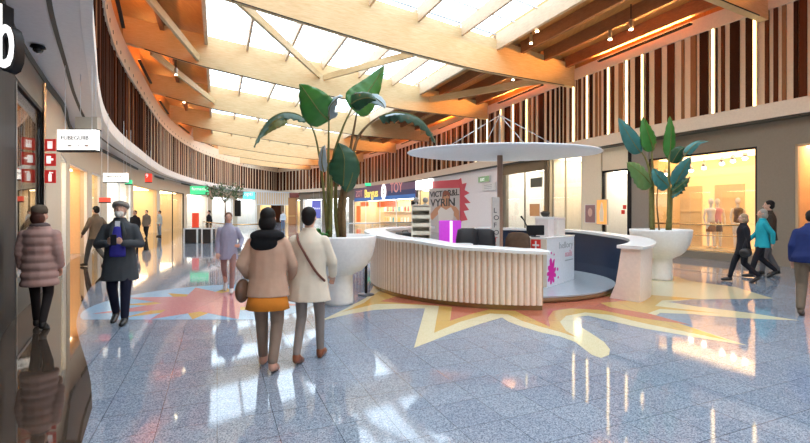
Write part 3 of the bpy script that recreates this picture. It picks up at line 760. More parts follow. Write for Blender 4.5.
# light strips on the right slats
LED = lamp('led_strip', (1, .74, .36), 4.5)
for px, yb in ((476.4, 0), (487.5, 0), (501, 0), (513.5, 0), (527, 0), (574, 0), (587.5, 0), (608.8, 0), (627, 0), (642.7, 0), (713.4, 0), (755, 0)):
    q = RC.hit(px); p = RC.pt(q); n = nout(RC, q, 'R'); t = RC.tan(q)
    b = MB(); b.obb(p-n*.05-t*.03+V(0, 0, 4.82), t*.06, n*.03, V(0, 0, 2.75)); b2 = MB(); b2.obb(p-n*.02-t*.05+V(0, 0, 4.81), t*.10, n*.11, V(0, 0, 2.77))
    r = thing('light_strip', 'tall glowing warm light strip between the right wall slats', 'light strip', p+V(0, 0, 4.81), 'light strips on the right slat wall')
    b.build('tube', LED, r); b2.build('housing', BACKL, r)

# display window: mannequins, spot lamps, white screen
S = SR_[1]; A, n, t, L = S['A'], S['n'], S['t'], S['L']
def in_shop(S, px, d):
    k = (px-CX)/F; p0 = S['A']+S['n']*d; t = S['t']; s = (k*p0.y-p0.x)/(t.x-k*t.y); return p0+t*s
def mannequin(p, label, cols, hh=1.75):
    r = thing('mannequin', label, 'mannequin', p)
    b = MB(); b.lathe(p, [(.17, 0), (.17, .02), (.02, .04), (.02, .1)], 14); b.build('stand', STEEL, r)
    b = MB(); q = p+V(0, 0, .55)
    for s in (-1, 1):
        b.cap(q+V(s*.09, 0, .33), q+V(s*.10, 0, -.05), .085, .055); b.cap(q+V(s*.1, 0, -.05), q+V(s*.1, 0, -.45), .055, .035)
        b.cap(q+V(s*.19, 0, .83), q+V(s*.25, 0, .55), .045, .035); b.cap(q+V(s*.25, 0, .55), q+V(s*.23, -.06, .32), .035, .025)
    b.cap(q+V(0, 0, .9), q+V(0, 0, 1.0), .05, .045); b.ball(q+V(0, 0, 1.12), .08, .1, .12)
    b.build('figure', mat('mannequin_white', (.85, .8, .72), .4), r)
    b = MB(); b.lathe(q, [(.13, .36), (.135, .5), (.12, .62), (.155, .75), (.17, .85), (.08, .9)], 14, sy=.65); b.build('top', GOODS[cols[0]], r)
    b = MB(); b.lathe(q, [(.17, .05), (.16, .25), (.13, .38)], 14, sy=.7); b.build('skirt', GOODS[cols[1]], r)
mannequin(in_shop(S, 711, 1.0)+V(0, 0, .3), 'mannequin in a white top left of centre in the golden window', (1, 6))
mannequin(in_shop(S, 717.5, 1.25)+V(0, 0, .3), 'mannequin in a pale pink top standing close behind the white dressed one', (5, 3))
mannequin(in_shop(S, 738, 1.0)+V(0, 0, .3), 'mannequin bust in black behind the woman in black', (3, 1))
b = MB(); b.obb(A+n*.3, t*L, n*1.85, V(0, 0, .30)); one('display_plinth', b, mat('plinth_gold', (.65, .5, .3), .4), 'low plinth running along the inside of the golden window', 'plinth')
for px, z in ((652, 3.05), (666, 3.08), (691, 3.15), (704, 3.2), (722, 3.3), (733, 3.35), (745, 3.4)):
    p = in_shop(S, px, .9); r = thing('spot_lamp', 'small glowing spot lamp hanging at the top of the golden window', 'lamp', V(p.x, p.y, z), 'spot lamps in the golden window')
    b = MB(); b.lathe((p.x, p.y, z), [(.05, 0), (.07, .06), (.06, .16), (.03, .18)], 12); b.build('shade', STEEL, r)
    b = MB(); b.ball((p.x, p.y, z-.02), .075, .075, .06, 10); b.build('bulb', lamp('bulb_glow', (1, .85, .6), 22), r)
    b = MB(); b.tube([(p.x, p.y, z+.17), (p.x, p.y, 3.66)], .012, 6); b.build('rod', STEEL, r)
for k, (px, w_) in enumerate(((690, .9), (729, 1.0))):
    p = in_shop(S, px, 1.9); b = MB(); b.obb(p-t*w_/2+V(0, 0, .3), t*w_, n*.05, V(0, 0, 2.3))
    for j in range(4): b.obb(p-t*(w_/2-.05)-n*.03+V(0, 0, .6+.5*j), t*(w_-.1), n*.03, V(0, 0, .05))
    one('display_screen', b, mat('screen_gold', (.86, .66, .38), .4), ('pale display screen in the left half of the golden window', 'pale display screen in the right half of the golden window')[k], 'screen')
# hand rail in front of the window
def rail(pts, zs, label, m, glassm=None, name='guard_rail'):
    r = thing(name, label, 'railing', pts[0])
    for z in zs:
        b = MB(); b.tube([p+V(0, 0, z) for p in pts], .028 if z == max(zs) else .018, 8); b.build('rail', m, r)
    for a, c in zip(pts, pts[1:]):
        L = (c-a).length; n = max(1, int(L/1.5))
        for k in range(n):
            p = a.lerp(c, k/n); b = MB(); b.box(p+V(0, 0, max(zs)/2), (.035, .035, max(zs))); b.build('post', STEEL, r)
        if glassm:
            b = MB(); d = (c-a); nn = V(-d.y, d.x, 0).normalized()*.006; b.obb(a+d*.01+V(0, 0, .08), d*.98, nn*2, V(0, 0, max(zs)-.16)); b.build('glass', glassm, r)
    return r
a = RS.pt(RS.hit(756))-nout(RS, RS.hit(756), 'R')*.75; c = RS.pt(RS.hit(668))-nout(RS, RS.hit(668), 'R')*.75
rail([a, c], [1.2, .85, .35], 'brown and brass hand rail in front of the golden window', BRASS)

# ------------------------------------------------------------------ left side signs and near shopfront
S = SL_[0]; A, n, t, L = S['A'], S['n'], S['t'], S['L']
r = thing('window_frame_posts', 'black posts sill and base of the dark glazed shopfront', 'frame', A)
b = MB(); qA = LS.hit(13); ribbon(b, LS, 'L', qA-5, qA, 0, 3.62, -.03, -.004, .3); b.build('wide_post', BLACK, r)
b = MB(); b.obb(A-t*.0-n*.04, t*.06, n*.05, V(0, 0, 3.6)); b.build('steel_edge', STEEL, r)
b = MB(); b.obb(A+t*(L-.02)-n*.02, t*.12, n*.05, V(0, 0, 3.62)); b.build('end_post', BLACK, r)
b = MB(); b.obb(A+t*(L+.10)-n*.03, t*.06, n*.05, V(0, 0, 3.9)); b.build('steel_edge', STEEL, r)
b = MB(); b.obb(A-n*.03+t*.02, t*L, n*.2, V(0, 0, .62)); b.build('base', mat('dark_base', (.05, .05, .055), .3), r)
b = MB(); b.obb(A-n*.05+t*.0+V(0, 0, .60), t*L, n*.2, V(0, 0, .05)); b.build('sill', mat('sill_grey', (.3, .31, .33), .35), r)
b = MB(); b.obb(A-n*.03-t*1.9+V(0, 0, 3.58), t*(L+2), n*.2, V(0, 0, .06)); b.build('top_bar', BLACK, r)
ribq = MB(); ribbon(ribq, LS, 'L', LS.hit(1), LS.hit(43), 3.66, 4.24, -.03, -.004)
one('fascia_panel', ribq, mat('fascia_dark', (.16, .145, .12), .4), 'dark taupe fascia panel above the dark glazed shopfront', 'panel')
# box letter b at the top left
o0 = at(-4, 67, 4.7)
r = thing('shop_letter_sign', 'black and white box letter b sign at the top left corner', 'sign', o0)
text('letter_face', 'b', .98, o0, V(1, 0, 0), V(0, 0, 1), lamp('letter_white', (1, 1, 1), .9), r, .01, stretch=.4)
text('letter_side', 'b', .98, o0+V(.0, .08, -.01), V(1, 0, 0), V(0, 0, 1), BLACK, r, .06, bold=.02, stretch=.4)
b = MB(); b.obb(o0+V(-.05, .05, .1), V(.12, 0, 0), V(0, .08, 0), V(0, 0, .3)); b.build('bracket', BLACK, r)
# white hanging sign with dark letters, facing along the mall towards the viewer
def hang_sign(px0, px1, y0, y1, Y, label, m, txt=None, tm=None, name='hanging_sign', th=.12, yaw=None, tsize=.14, fit=.8):
    a, b_ = at(px0, y1, Y), at(px1, y1, Y); top = at(px0, y0, Y).z
    d = V(b_.x-a.x, 0, 0)
    if yaw: d = V(d.x, d.x*math.tan(yaw), 0)
    up = V(0, 0, top-a.z); nn = V(d.y, -d.x, 0).normalized()
    r = thing(name, label, 'sign', a+d/2+up*.0)
    b = MB(); b.obb(a, d, -nn*th, up); b.build('box', m, r)
    b = MB(); b.obb(a+V(0, 0, -.03)+nn*.01, d, -nn*(th+.02), V(0, 0, .03)); b.build('bottom_edge', BLACK, r)
    for f in (.15, .85):
        b = MB(); b.tube([a+d*f+up-nn*th/2, a+d*f-nn*th/2+V(0, 0, max(up.z+.05, 4.37-a.z))], .006, 6); b.build('hanger', ALU, r)
    if txt: text('lettering', txt, tsize, a+d*(1-fit)/2+up*.5+nn*.004, d, up, tm or LETD, r, .003)
    return r, a, d, up, nn
r, a, d, up, nn = hang_sign(57, 95.5, 129.5, 150, 8.3, 'long white hanging shop sign with small dark letters beside the red fire signs', SIGNW, 'FUBEGUIIB', LETD, tsize=.11)
b = MB()
for k, (x, w_) in enumerate(((.28, .1), (.55, .03), (.72, .1))): b.obb(a+d*x+up*.17+nn*.001, d*w_, nn*.003, up*.08)
b.build('small_print', mat('print_pale', (.6, .6, .6), .5), r)
hang_sign(75, 97, 117, 129, 8.9, 'beige ceiling box above the white hanging sign', mat('beige_box', (.5, .47, .4), .5), name='ceiling_box')
r, a, d, up, nn = hang_sign(103, 126, 173, 182, 13.5, 'small white hanging sign over the bright glazed shop', SIGNW, 'zueronna', LETD, tsize=.13)
r, a, d, up, nn = hang_sign(145, 150.5, 173.5, 182, 20, 'small red blade sign over the orange recess', mat('sign_red_lit', (.8, .05, .03), .4, emit=.6), '9', LETW, tsize=.25, name='blade_sign')
r, a, d, up, nn = hang_sign(190, 207.5, 186, 194.5, 33, 'green illuminated pharmacy sign over the white and red shop', SIGNG, 'farmacia', LETW, tsize=.32, th=.2)
r, a, d, up, nn = hang_sign(243, 254.5, 192, 199, 50, 'turquoise illuminated sign over the far left shops', SIGNC, 'opti', LETW, tsize=.6, th=.2)
r, a, d, up, nn = hang_sign(312, 320.5, 200.5, 218, 42, 'purple hanging banner with white letters near the far end', PURP, 'Novo', LETW, tsize=.3, name='banner')
r, a, d, up, nn = hang_sign(192, 198, 213, 227.5, 24, 'red standing advertising panel beside the dark planter boxes', mat('kiosk_red', (.85, .07, .03), .4, emit=.25), None, None, name='advertising_panel')
for ch in list(r.children):
    if ch.name.startswith('hanger'): bpy.data.objects.remove(ch)
b = MB(); p = a+d/2; b.box((p.x, p.y+.05, (p.z)/2), (.25, .1, p.z)); b.box((p.x, p.y+.05, .02), (.5, .35, .04)); b.build('foot', STEEL, r)
hang_sign(234.5, 240.5, 200, 216, 40, 'tall black panel hanging under the turquoise sign', BLACK, name='hanging_banner')
hang_sign(99, 108, 197.5, 202, 12.5, 'small red sign inside the glazed shop beside the phone man', mat('sign_red2', (.8, .08, .05), .4, emit=.4), name='red_shop_sign')
# green emergency exit signs
for (x0, x1, y0, y1, Y, lab) in ((125, 131, 180, 184, 15, 'green exit sign near the small white hanging sign'), (365, 371, 183, 186, 36, 'tiny green exit sign above the blue shop sign')):
    hang_sign(x0, x1, y0, y1, Y, lab, SIGNG, name='exit_sign', th=.08)
# three red fire signs on one plate
zs = [(139, 151), (153.5, 166), (170, 183)]
for i, (y0, y1) in enumerate(zs):
    Y = 8.9; a, b_ = at(44.5, y1, Y), at(55.3, y1, Y); top = at(44, y0, Y).z; d = V(b_.x-a.x, 0, 0); up = V(0, 0, top-a.z)
    r = thing('fire_sign', ('topmost red fire sign with a white hand symbol', 'middle red fire sign with a white hose symbol', 'lowest red fire sign with a white extinguisher symbol')[i], 'sign', a+d/2)
    b = MB(); b.obb(a, d, V(0, .02, 0), up); b.build('plate', mat('fire_red', (.72, .03, .03), .35, emit=.12), r)
    b = MB(); c = a+d/2+up/2; w_ = d.length; h_ = up.z
    def rr(x0, x1, z0, z1): b.obb(c+V(x0*w_, -.006, z0*h_), V((x1-x0)*w_, 0, 0), V(0, .005, 0), V(0, 0, (z1-z0)*h_))
    if i == 0:
        for x in (-.2, -.08, .04, .16): rr(x, x+.07, 0, .32)
        rr(-.2, .23, -.3, 0)
    elif i == 1: rr(-.3, .1, -.3, .3); rr(.1, .32, -.05, .1)
    else: rr(-.12, .16, -.38, .2); rr(-.05, .08, .2, .36); rr(.08, .3, .25, .33)
    b.build('white_symbol', LETW, r)
# post that carries them
Y = 8.9; p = at(43.4, 212, Y); b = MB(); b.box((p.x-.04, Y+.06, 2.1), (.05, .05, 4.2)); one('sign_post', b, STEEL, 'thin steel post holding the three red fire signs', 'post')
# soffit camera
p = at(38, 60, 7.4); p.z = 4.36; r = thing('dome_camera', 'small black dome camera under the pale soffit', 'camera', p)
b = MB(); b.lathe(p, [(.10, 0), (.11, -.03), (.05, -.05)][::-1], 16); b.build('mount', BLACK, r)
b = MB(); b.ball(p+V(0, 0, -.06), .075, .075, .06, 12); b.build('dome', mat('dome_black', (.02, .02, .02), .1), r)
# warm spotlights on both roof sides
def spot(px, py, Y, i, label):
    p = at(px, py, Y)
    r = thing('roof_spotlight', label, 'spotlight', p, 'spotlights under the ' + label.split('under the ')[1])
    b = MB(); b.cap(p+V(0, 0, -.02), p+V(0, 0, .20), .07, .07, 12); b.build('body', STEEL, r)
    b = MB(); b.tube([p+V(0, 0, .2), V(p.x, p.y, zt(u_of(p))+.38)], .02, 6); b.build('rod', BLACK, r)
    b = MB(); b.lathe(p, [(.065, -.10), (.065, -.085)], 12); b.build('lens', lamp('spot_lens', (1, .8, .5), 30), r)
for i, (px, py, Y) in enumerate([(176, 73, 21), (184, 101, 29), (213, 126, 38), (300, 157, 52), (537, 29, 16.3), (531, 41, 17.6), (631, 27, 15.2), (610, 37, 16.2), (513, 78, 21.5), (497, 93, 25)]):
    spot(px, py, Y, i, ('small white roof spotlight hanging under the left boarded roof' if i < 4 else 'small white roof spotlight hanging under the right boarded roof'))
def uplight(p, tdir, inward, size, e, label, tilt=.5, col=(1, .40, .09), grp=None):  # added troughs, put in to tint the roof sides warm
    r = thing('added_uplight_trough', label, 'uplight', p, grp)
    b = MB(); b.obb(p-tdir*size/2-inward*.06-V(0, 0, .09), tdir*size, inward*.12, V(0, 0, .06)); b.build('housing', BLACK, r)
    b = MB(); b.obb(p-tdir*size/2-inward*.045-V(0, 0, .03), tdir*size, inward*.09, V(0, 0, .01)); b.build('lens', lamp('added_uplight_lens', (1, .6, .25), 3), r)
    la = bpy.data.lights.new('added_uplight_lamp', 'AREA'); la.shape = 'RECTANGLE'; la.size = size; la.size_y = .12; la.energy = e; la.color = col
    o = bpy.data.objects.new('added_uplight_lamp', la); COL.objects.link(o); o.location = V(0, 0, .0)+V(0, 0, 0)
    d = (V(0, 0, 1)+inward*tilt).normalized(); z = -d; x = tdir.normalized(); y = z.cross(x).normalized(); x = y.cross(z)
    M = Matrix((x, y, z)).transposed().to_4x4(); o.matrix_world = Matrix.Translation(p) @ M
for i in range(len(BE)-1):
    (pL, pR), (pL2, pR2) = BL[i], BL[i+1]
    for (P, Q, c, side, z, e, nm) in ((pR, pR2, RC, 'R', 7.95, 520, 'right'), (pL, pL2, LC, 'L', 8.78, 120, 'left')):
        m = (P+Q)/2; q = min(range(len(c.p)), key=lambda k: (c.p[k]-m).length); q = c.s[q]
        n = nout(c, q, side); t = c.tan(q); p = c.pt(q)-n*.25; p.z = z
        uplight(p, t, -n, min(4.0, (P-Q).length*.6), e, 'added black uplight trough with a warm lens on top of the %s band' % nm, 1.0 if nm == 'right' else .8, grp='added uplights on the %s band' % nm)
# ------------------------------------------------------------------ reception desk
def lerp_tab(tab, x):
    if x <= tab[0][0]: return tab[0][1]
    for (a, p), (b_, q) in zip(tab, tab[1:]):
        if x <= b_:
            t = (x-a)/(b_-a); t = t*t*(3-2*t); return p+(q-p)*t
    return tab[-1][1]
def dp(th, r, z=0): return DC+V(r*math.cos(math.radians(th)), r*math.sin(math.radians(th)), z)
ZT = [(120, 1.2), (185, 1.2), (225, 1.12), (248, 1.03), (272, .985)]
desk = thing('reception_desk', 'curved reception desk with fluted cream front and white top', 'desk', DC)
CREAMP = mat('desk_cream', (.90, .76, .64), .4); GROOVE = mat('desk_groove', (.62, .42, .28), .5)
b = MB(); nfl = 78; th0, th1 = 122, 271; rings = []; sub = 8
prof = [0, .012, .020, .023, .023, .020, .012, -.003]
N = nfl*sub
for k in range(N+1):
    th = th0+(th1-th0)*k/N; r = 2.94+prof[k % sub]; zt_ = lerp_tab(ZT, th)-.06
    rings.append([dp(th, r, .09), dp(th, r, zt_), dp(th, 2.86, zt_), dp(th, 2.86, .09)])
b.rings(rings, 0, True, False)
# groove faces take the darker brown tone between the ribs
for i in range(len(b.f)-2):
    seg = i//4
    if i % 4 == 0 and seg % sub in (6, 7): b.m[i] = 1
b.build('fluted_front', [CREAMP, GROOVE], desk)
b = MB(); rings = [[dp(th0+(th1-th0)*k/80, r, z) for r, z in ((2.90, 0), (2.90, .09), (2.80, .09), (2.80, 0))] for k in range(81)]
b.rings(rings, 0, True, False); b.build('plinth', mat('desk_plinth', (.30, .20, .09), .15, .5), desk)
b = MB(); rings = []
for k in range(101):
    th = th0-1+(th1-th0+2)*k/100; z = lerp_tab(ZT, th); w_ = 2.62
    rings.append([dp(th, 3.09, z-.06), dp(th, 3.10, z-.01), dp(th, 3.085, z), dp(th, w_, z), dp(th, w_, z-.06)])
b.rings(rings, 0, True, False); b.build('counter_top', WHITE, desk)
b = MB(); rings = [[dp(th0+(th1-th0)*k/60, r, z) for r, z in ((2.86, .05), (2.86, .92), (2.80, .92), (2.80, .05))] for k in range(61)]
b.rings(rings, 0, True, False); b.build('inner_panel', mat('desk_inner', (.05, .06, .09), .4), desk)
b = MB(); rings = [[dp(135+(262-135)*k/60, r, z) for r, z in ((2.80, .72), (2.80, .76), (2.05, .76), (2.05, .72))] for k in range(61)]
b.rings(rings, 0, True, False); b.build('work_top', mat('desk_worktop', (.55, .53, .5), .4), desk)
b = MB()
for th in (140, 170, 200, 230, 256): b.obb(dp(th, 2.15, .12), dp(th, .6)-DC, dp(th+90, .03)-DC, V(0, 0, .6))
for k, th in enumerate((140, 170, 200, 230, 256)):
    b = MB(); b.obb(dp(th, 2.15, .12), dp(th, .6)-DC, dp(th+90, .03)-DC, V(0, 0, .6)); b.build('support', WHITE, desk)

wing = thing('curved_bench_wall', 'curved cream wall section with dark blue inside and white top right of the desk', 'counter', dp(0, 2.7))
ZR = [(-50, 1.0), (0, 1.06), (40, 1.13), (95, 1.15)]
b = MB(); rings = []; M_ = []
n_ = 90
for k in range(n_+1):
    th = -49+(92+49)*k/n_; z = lerp_tab(ZR, th)-.06
    rings.append([dp(th, 3.0, 0), dp(th, 3.02, z), dp(th, 2.68, z), dp(th, 2.64, z*.7), dp(th, 2.58, z*.3), dp(th, 2.47, 0)])
b.rings(rings, 0, True, False)
for i in range(len(b.f)-2):
    if i % 6 in (2, 3, 4): b.m[i] = 1
b.build('wall_shell', [mat('wing_cream', (.88, .74, .66), .4), mat('navy_inside', (.022, .04, .085), .35)], wing)
b = MB(); rings = []
for k in range(n_+1):
    th = -50+(93+50)*k/n_; z = lerp_tab(ZR, th)
    rings.append([dp(th, 3.07, z-.06), dp(th, 3.08, z-.01), dp(th, 3.06, z), dp(th, 2.62, z), dp(th, 2.62, z-.06)])
b.rings(rings, 0, True, False); b.build('counter_top', WHITE, wing)
plat = thing('desk_platform', 'low round grey platform inside the reception desk', 'platform', DC)
b = MB(); b.lathe(DC, [(2.30, 0), (2.36, .03), (2.36, .10)], 72); b.build('edge', mat('platform_edge', (.28, .17, .08), .3), plat)
b = MB(); b.lathe(DC, [(2.37, .10), (2.37, .125)], 72, smooth=False); b.build('top', mat('platform_grey', (.42, .46, .50), .15), plat)
# canopy on its pole
can = thing('canopy', 'large white oval canopy disc on a slim pole above the desk', 'canopy', DC+V(-.02, 0, .125))
pc = V(2.16, 10.13, 0)
b = MB(); b.lathe(pc, [(.16, .125), (.16, .14), (.066, .15), (.062, 2.93)], 20); b.build('pole', mat('pole_copper', (.48, .30, .22), .35, .3), can)
b = MB(); prof = [(2.0, 2.90), (2.17, 2.925), (2.195, 2.945), (2.17, 2.965), (1.4, 3.01), (.4, 3.04), (.05, 3.045)]
b.lathe(pc+V(.08, 0, 0), [(.05, 2.885), (1.2, 2.89)]+prof, 72, sx=1, sy=.65); b.build('disc', mat('canopy_white', (.82, .84, .88), .4), can)
b = MB(); b.cap(pc+V(0, 0, 3.04), pc+V(0, 0, 3.82), .03, .02); b.build('mast', STEEL, can)
for dx, dy in ((-1.35, .2), (-.35, .6), (1.6, .2), (.5, -.5)):
    b = MB(); b.tube([pc+V(0, 0, 3.80), pc+V(dx, dy, 3.0)], .009, 5); b.build('cable', STEEL, can)

# things behind and on the desk
A_, B_ = V(2.77, 8.69, .125), V(3.72, 9.79, .125); d = B_-A_; nn = V(d.y, -d.x, 0).normalized(); nn = nn if nn.y < 0 else -nn
bx = thing('display_cabinet', 'big white cabinet with grey and pink lettering and a magenta splash', 'cabinet', A_+d/2)
H_ = .97
bb = MB(); bb.obb(A_, d, -nn*.5, V(0, 0, H_-.03)); bb.build('body', mat('cabinet_white', (.80, .83, .88), .35), bx)
bb = MB(); bb.obb(A_-d*.01+nn*.01+V(0, 0, H_-.03), d*1.02, -nn*.52, V(0, 0, .03)); bb.build('top', WHITE, bx)
dn = d.normalized(); o0 = A_+nn*.004
text('lettering', 'hellory', .19, o0+dn*.60+V(0, 0, .72), dn, V(0, 0, 1), mat('print_slate', (.42, .45, .48), .5), bx, .002, stretch=1.45)
text('lettering', 'nails', .19, o0+dn*.92+V(0, 0, .53), dn, V(0, 0, 1), mat('print_rose', (.72, .32, .42), .5), bx, .002, stretch=1.25)
bb = MB(); bb.obb(o0+dn*.93+V(0, 0, .44), dn*.43, nn*.003, V(0, 0, .022)); bb.build('printed_line', mat('print_slate', (.42, .45, .48), .5), bx)
MAG = mat('magenta', (.75, .01, .36), .4)
sp = []; cc = o0+dn*.22+V(0, 0, .26)
for k in range(36):
    a = 2*PI*k/36; rr = (.13+.10*abs(math.sin(a*4.5))**.7) * (1.35 if .9 < a < 2.2 else 1)
    sp.append(cc+dn*(rr*math.cos(a))+V(0, 0, rr*math.sin(a)))
bb = MB(); bb.poly(sp, nn*.004)
for x, z, r_ in ((.30, .05, .035), (.33, -.12, .025), (-.02, .40, .025), (.12, .36, .02)):
    bb.poly([cc+dn*(x+r_*math.cos(k*PI/5))+V(0, 0, z+r_*math.sin(k*PI/5)) for k in range(10)], nn*.004)
bb.build('magenta_splash', MAG, bx)
def simple(name, label, cat, parts, loc):
    r = thing(name, label, cat, loc)
    for nm, fn, m in parts:
        q = MB(); fn(q); q.build(nm, m, r)
    return r
# two small white boxes on the cabinet
p = A_+d*.36-nn*.27+V(0, 0, H_); rz = math.atan2(d.y, d.x)
def carton(p, w_, dd, h, rz, label, m, lidm):
    return simple('carton', label, 'box', [('body', lambda q: q.rbox(p+V(0, 0, h/2), (w_, dd, h), .012, rz), m), ('lid', lambda q: q.rbox(p+V(0, 0, h+.01), (w_+.012, dd+.012, .05), .01, rz), lidm)], p)
PK = mat('carton_blush', (.85, .76, .74), .5)
carton(p, .30, .28, .37, rz, 'pale pink carton on the left half of the white cabinet', PK, WHITE)
carton(A_+d*.72-nn*.27+V(0, 0, H_), .40, .3, .35, rz, 'cream carton on the right half of the white cabinet', mat('carton_cream', (.88, .82, .76), .5), PK)
p = A_+d*.38-nn*.27+V(0, 0, H_+.405)
simple('dark_bowl', 'small dark bowl on top of the pale pink carton', 'bowl', [('bowl', lambda q: q.lathe(p, [(.04, 0), (.08, .03), (.10, .09), (.07, .10)], 16), mat('bowl_dark', (.05, .04, .03), .4)), ('filling', lambda q: q.ball(p+V(0, 0, .09), .075, .075, .04, 10), SOIL)], p)
# beige left flank of the cabinet with its red emblem
dn = d.normalized()
bb = MB(); bb.obb(A_-dn*.012, -nn*.5, dn*.012, V(0, 0, H_-.03)); bb.build('side_panel', mat('unit_beige', (.74, .64, .53), .45), bx)
bb = MB(); bb.obb(A_-dn*.018-nn*.12+V(0, 0, .70), -nn*.20, dn*.006, V(0, 0, .23)); bb.build('red_emblem', RED, bx)
bb = MB(); bb.obb(A_-dn*.022-nn*.205+V(0, 0, .73), -nn*.03, dn*.004, V(0, 0, .17)); bb.obb(A_-dn*.022-nn*.15+V(0, 0, .80), -nn*.14, dn*.004, V(0, 0, .035)); bb.build('emblem_cross', WHITE, bx)
p = A_+d*.07-nn*.28+V(0, 0, H_)
simple('desk_monitor', 'small black monitor on the cabinet left of the pale pink carton', 'monitor', [('screen', lambda q: q.rbox(p+V(0, 0, .14), (.34, .05, .2), .012, -.1), BLACK), ('foot', lambda q: q.rbox(p+V(0, 0, .01), (.16, .12, .02), .01), BLACK), ('neck', lambda q: q.cap(p+V(0, .03, .02), p+V(0, .03, .10), .02), BLACK)], p)
p = A_-nn*.44+dn*.05+V(0, 0, H_)
simple('desk_microphone', 'black gooseneck microphone at the back left corner of the white cabinet', 'microphone', [('base', lambda q: q.lathe(p, [(.045, 0), (.045, .02), (.02, .03)], 14), BLACK), ('neck', lambda q: q.tube([p+V(0, 0, .02), p+V(0, 0, .22), p+V(-.06, 0, .34), p+V(-.12, 0, .42)], [.012, .012, .012, .022], 8), BLACK)], p)
# office chairs seen over the counter
def chair(p, rz, label, backm, h=1.02):
    r = thing('office_chair', label, 'chair', p)
    M = Matrix.Rotation(rz, 3, 'Z')
    def T(x, y, z): return p+M @ V(x, y, z)
    q = MB(); q.rbox(T(0, 0, .48), (.50, .48, .09), .03, rz); q.build('seat', backm, r)
    q = MB(); rings = []
    for k, z in enumerate((.60, .68, .80, .92, h, h+.03)):
        w_ = (.2, .23, .24, .235, .2, .12)[k]; rings.append([T(x*w_, .25+.03*(abs(x)*-1)+y, z) for x, y in ((-1, 0), (-.5, .02), (.5, .02), (1, 0), (1, -.06), (.5, -.05), (-.5, -.05), (-1, -.06))])
    q.rings(rings, 0, True, True); q.build('backrest', backm, r)
    q = MB(); q.cap(T(0, .1, .45), T(0, .30, .62), .025, .025); q.build('back_bracket', BLACK, r)
    q = MB(); q.cap(T(0, 0, .14), T(0, 0, .44), .03, .025); q.build('column', STEEL, r)
    for k in range(5):
        a = k*2*PI/5; q = MB(); q.cap(T(0, 0, .12), T(.28*math.cos(a), .28*math.sin(a), .08), .025, .015); q.build('leg', BLACK, r)
        q = MB(); q.ball(T(.28*math.cos(a), .28*math.sin(a), .035), .03, .03, .034, 10); q.build('caster', BLACK, r)
    return r
CHB = mat('chair_black', (.02, .02, .024), .5)
chair(V(1.22, 9.15, .125), PI+.2, 'black office chair left of the canopy pole, beside the magenta panel', CHB, 1.12)
chair(V(1.62, 9.25, .125), PI-.1, 'black office chair right behind the red tray', CHB, 1.10)
ch = chair(V(2.22, 9.0, .125), PI+.1, 'office chair draped with a brown jacket right of the canopy pole', mat('chair_brown', (.06, .035, .02), .7), .98)
jk = V(2.22, 9.0, .0)
q = MB(); rings = []
for k, z in enumerate((.66, .8, .95, 1.08, 1.17, 1.20)):
    w_ = (.25, .26, .25, .24, .19, .09)[k]; rings.append([jk+V(x*w_, -.25+y+.02*math.sin(7*x+k), z) for x, y in ((-1, 0), (-.5, -.07), (0, -.09), (.5, -.07), (1, 0), (.9, .09), (0, .10), (-.9, .09))])
q.rings(rings, 0, True, True)
one('jacket', q, mat('jacket_brown', (.10, .055, .03), .85, noise=(12, .4), bump=.4), 'brown jacket hanging over the office chair right of the pole', 'jacket')
chair(dp(38, 1.75, .125), -2.3, 'black office chair beside the navy curved wall, behind the white cabinet', CHB, 1.05)
# literature rack
p = dp(220, 2.45, .76); p.z = .76
zt_ = 1.6+8*p.y/445
def rack(q):
    q.box(p+V(-.17, 0, .49), (.02, .26, .98)); q.box(p+V(.17, 0, .49), (.02, .26, .98)); q.box(p+V(0, .12, .49), (.36, .02, .98)); q.box(p+V(0, 0, .01), (.34, .26, .02)); q.box(p+V(0, 0, .97), (.34, .26, .02))
rk = thing('brochure_rack', 'tall beige brochure rack with dark slots on the left of the desk', 'rack', p)
RB = mat('rack_beige', (.74, .68, .55), .5); q = MB(); rack(q); q.build('frame', RB, rk)
for k in range(6):
    q = MB(); q.box(p+V(0, -.02, .10+.155*k), (.33, .20, .015)); q.build('shelf', RB, rk)
    q = MB(); q.box(p+V(0, -.125, .13+.155*k), (.33, .012, .07)); q.build('lip', RB, rk)
for k in range(6):
    q = MB(); q.rbox(p+V(0, 0, .14+.155*k), (.28, .15, .06), .006); one('brochure_pile', q, mat('brochure_dark', (.06, .05, .05), .5) if k > 2 else mat('brochure_cream', (.6, .55, .45), .5), 'pile of brochures in the beige brochure rack', 'brochures', 'brochure piles in the rack')
for k, x in enumerate((-.09, .09)):
    c = p+V(x, 0, .98); simple('desk_webcam', ('round grey gadget on the brochure rack, the one nearer the big planter', 'round grey gadget on the brochure rack, the one nearer the magenta panel')[k], 'camera', [('foot', lambda q: q.lathe(c, [(.045, 0), (.045, .015), (.015, .02), (.015, .05)], 12), STEEL), ('ball', lambda q: q.ball(c+V(0, 0, .09), .055, .05, .055, 12), mat('gadget_grey', (.3, .28, .26), .4))], c)
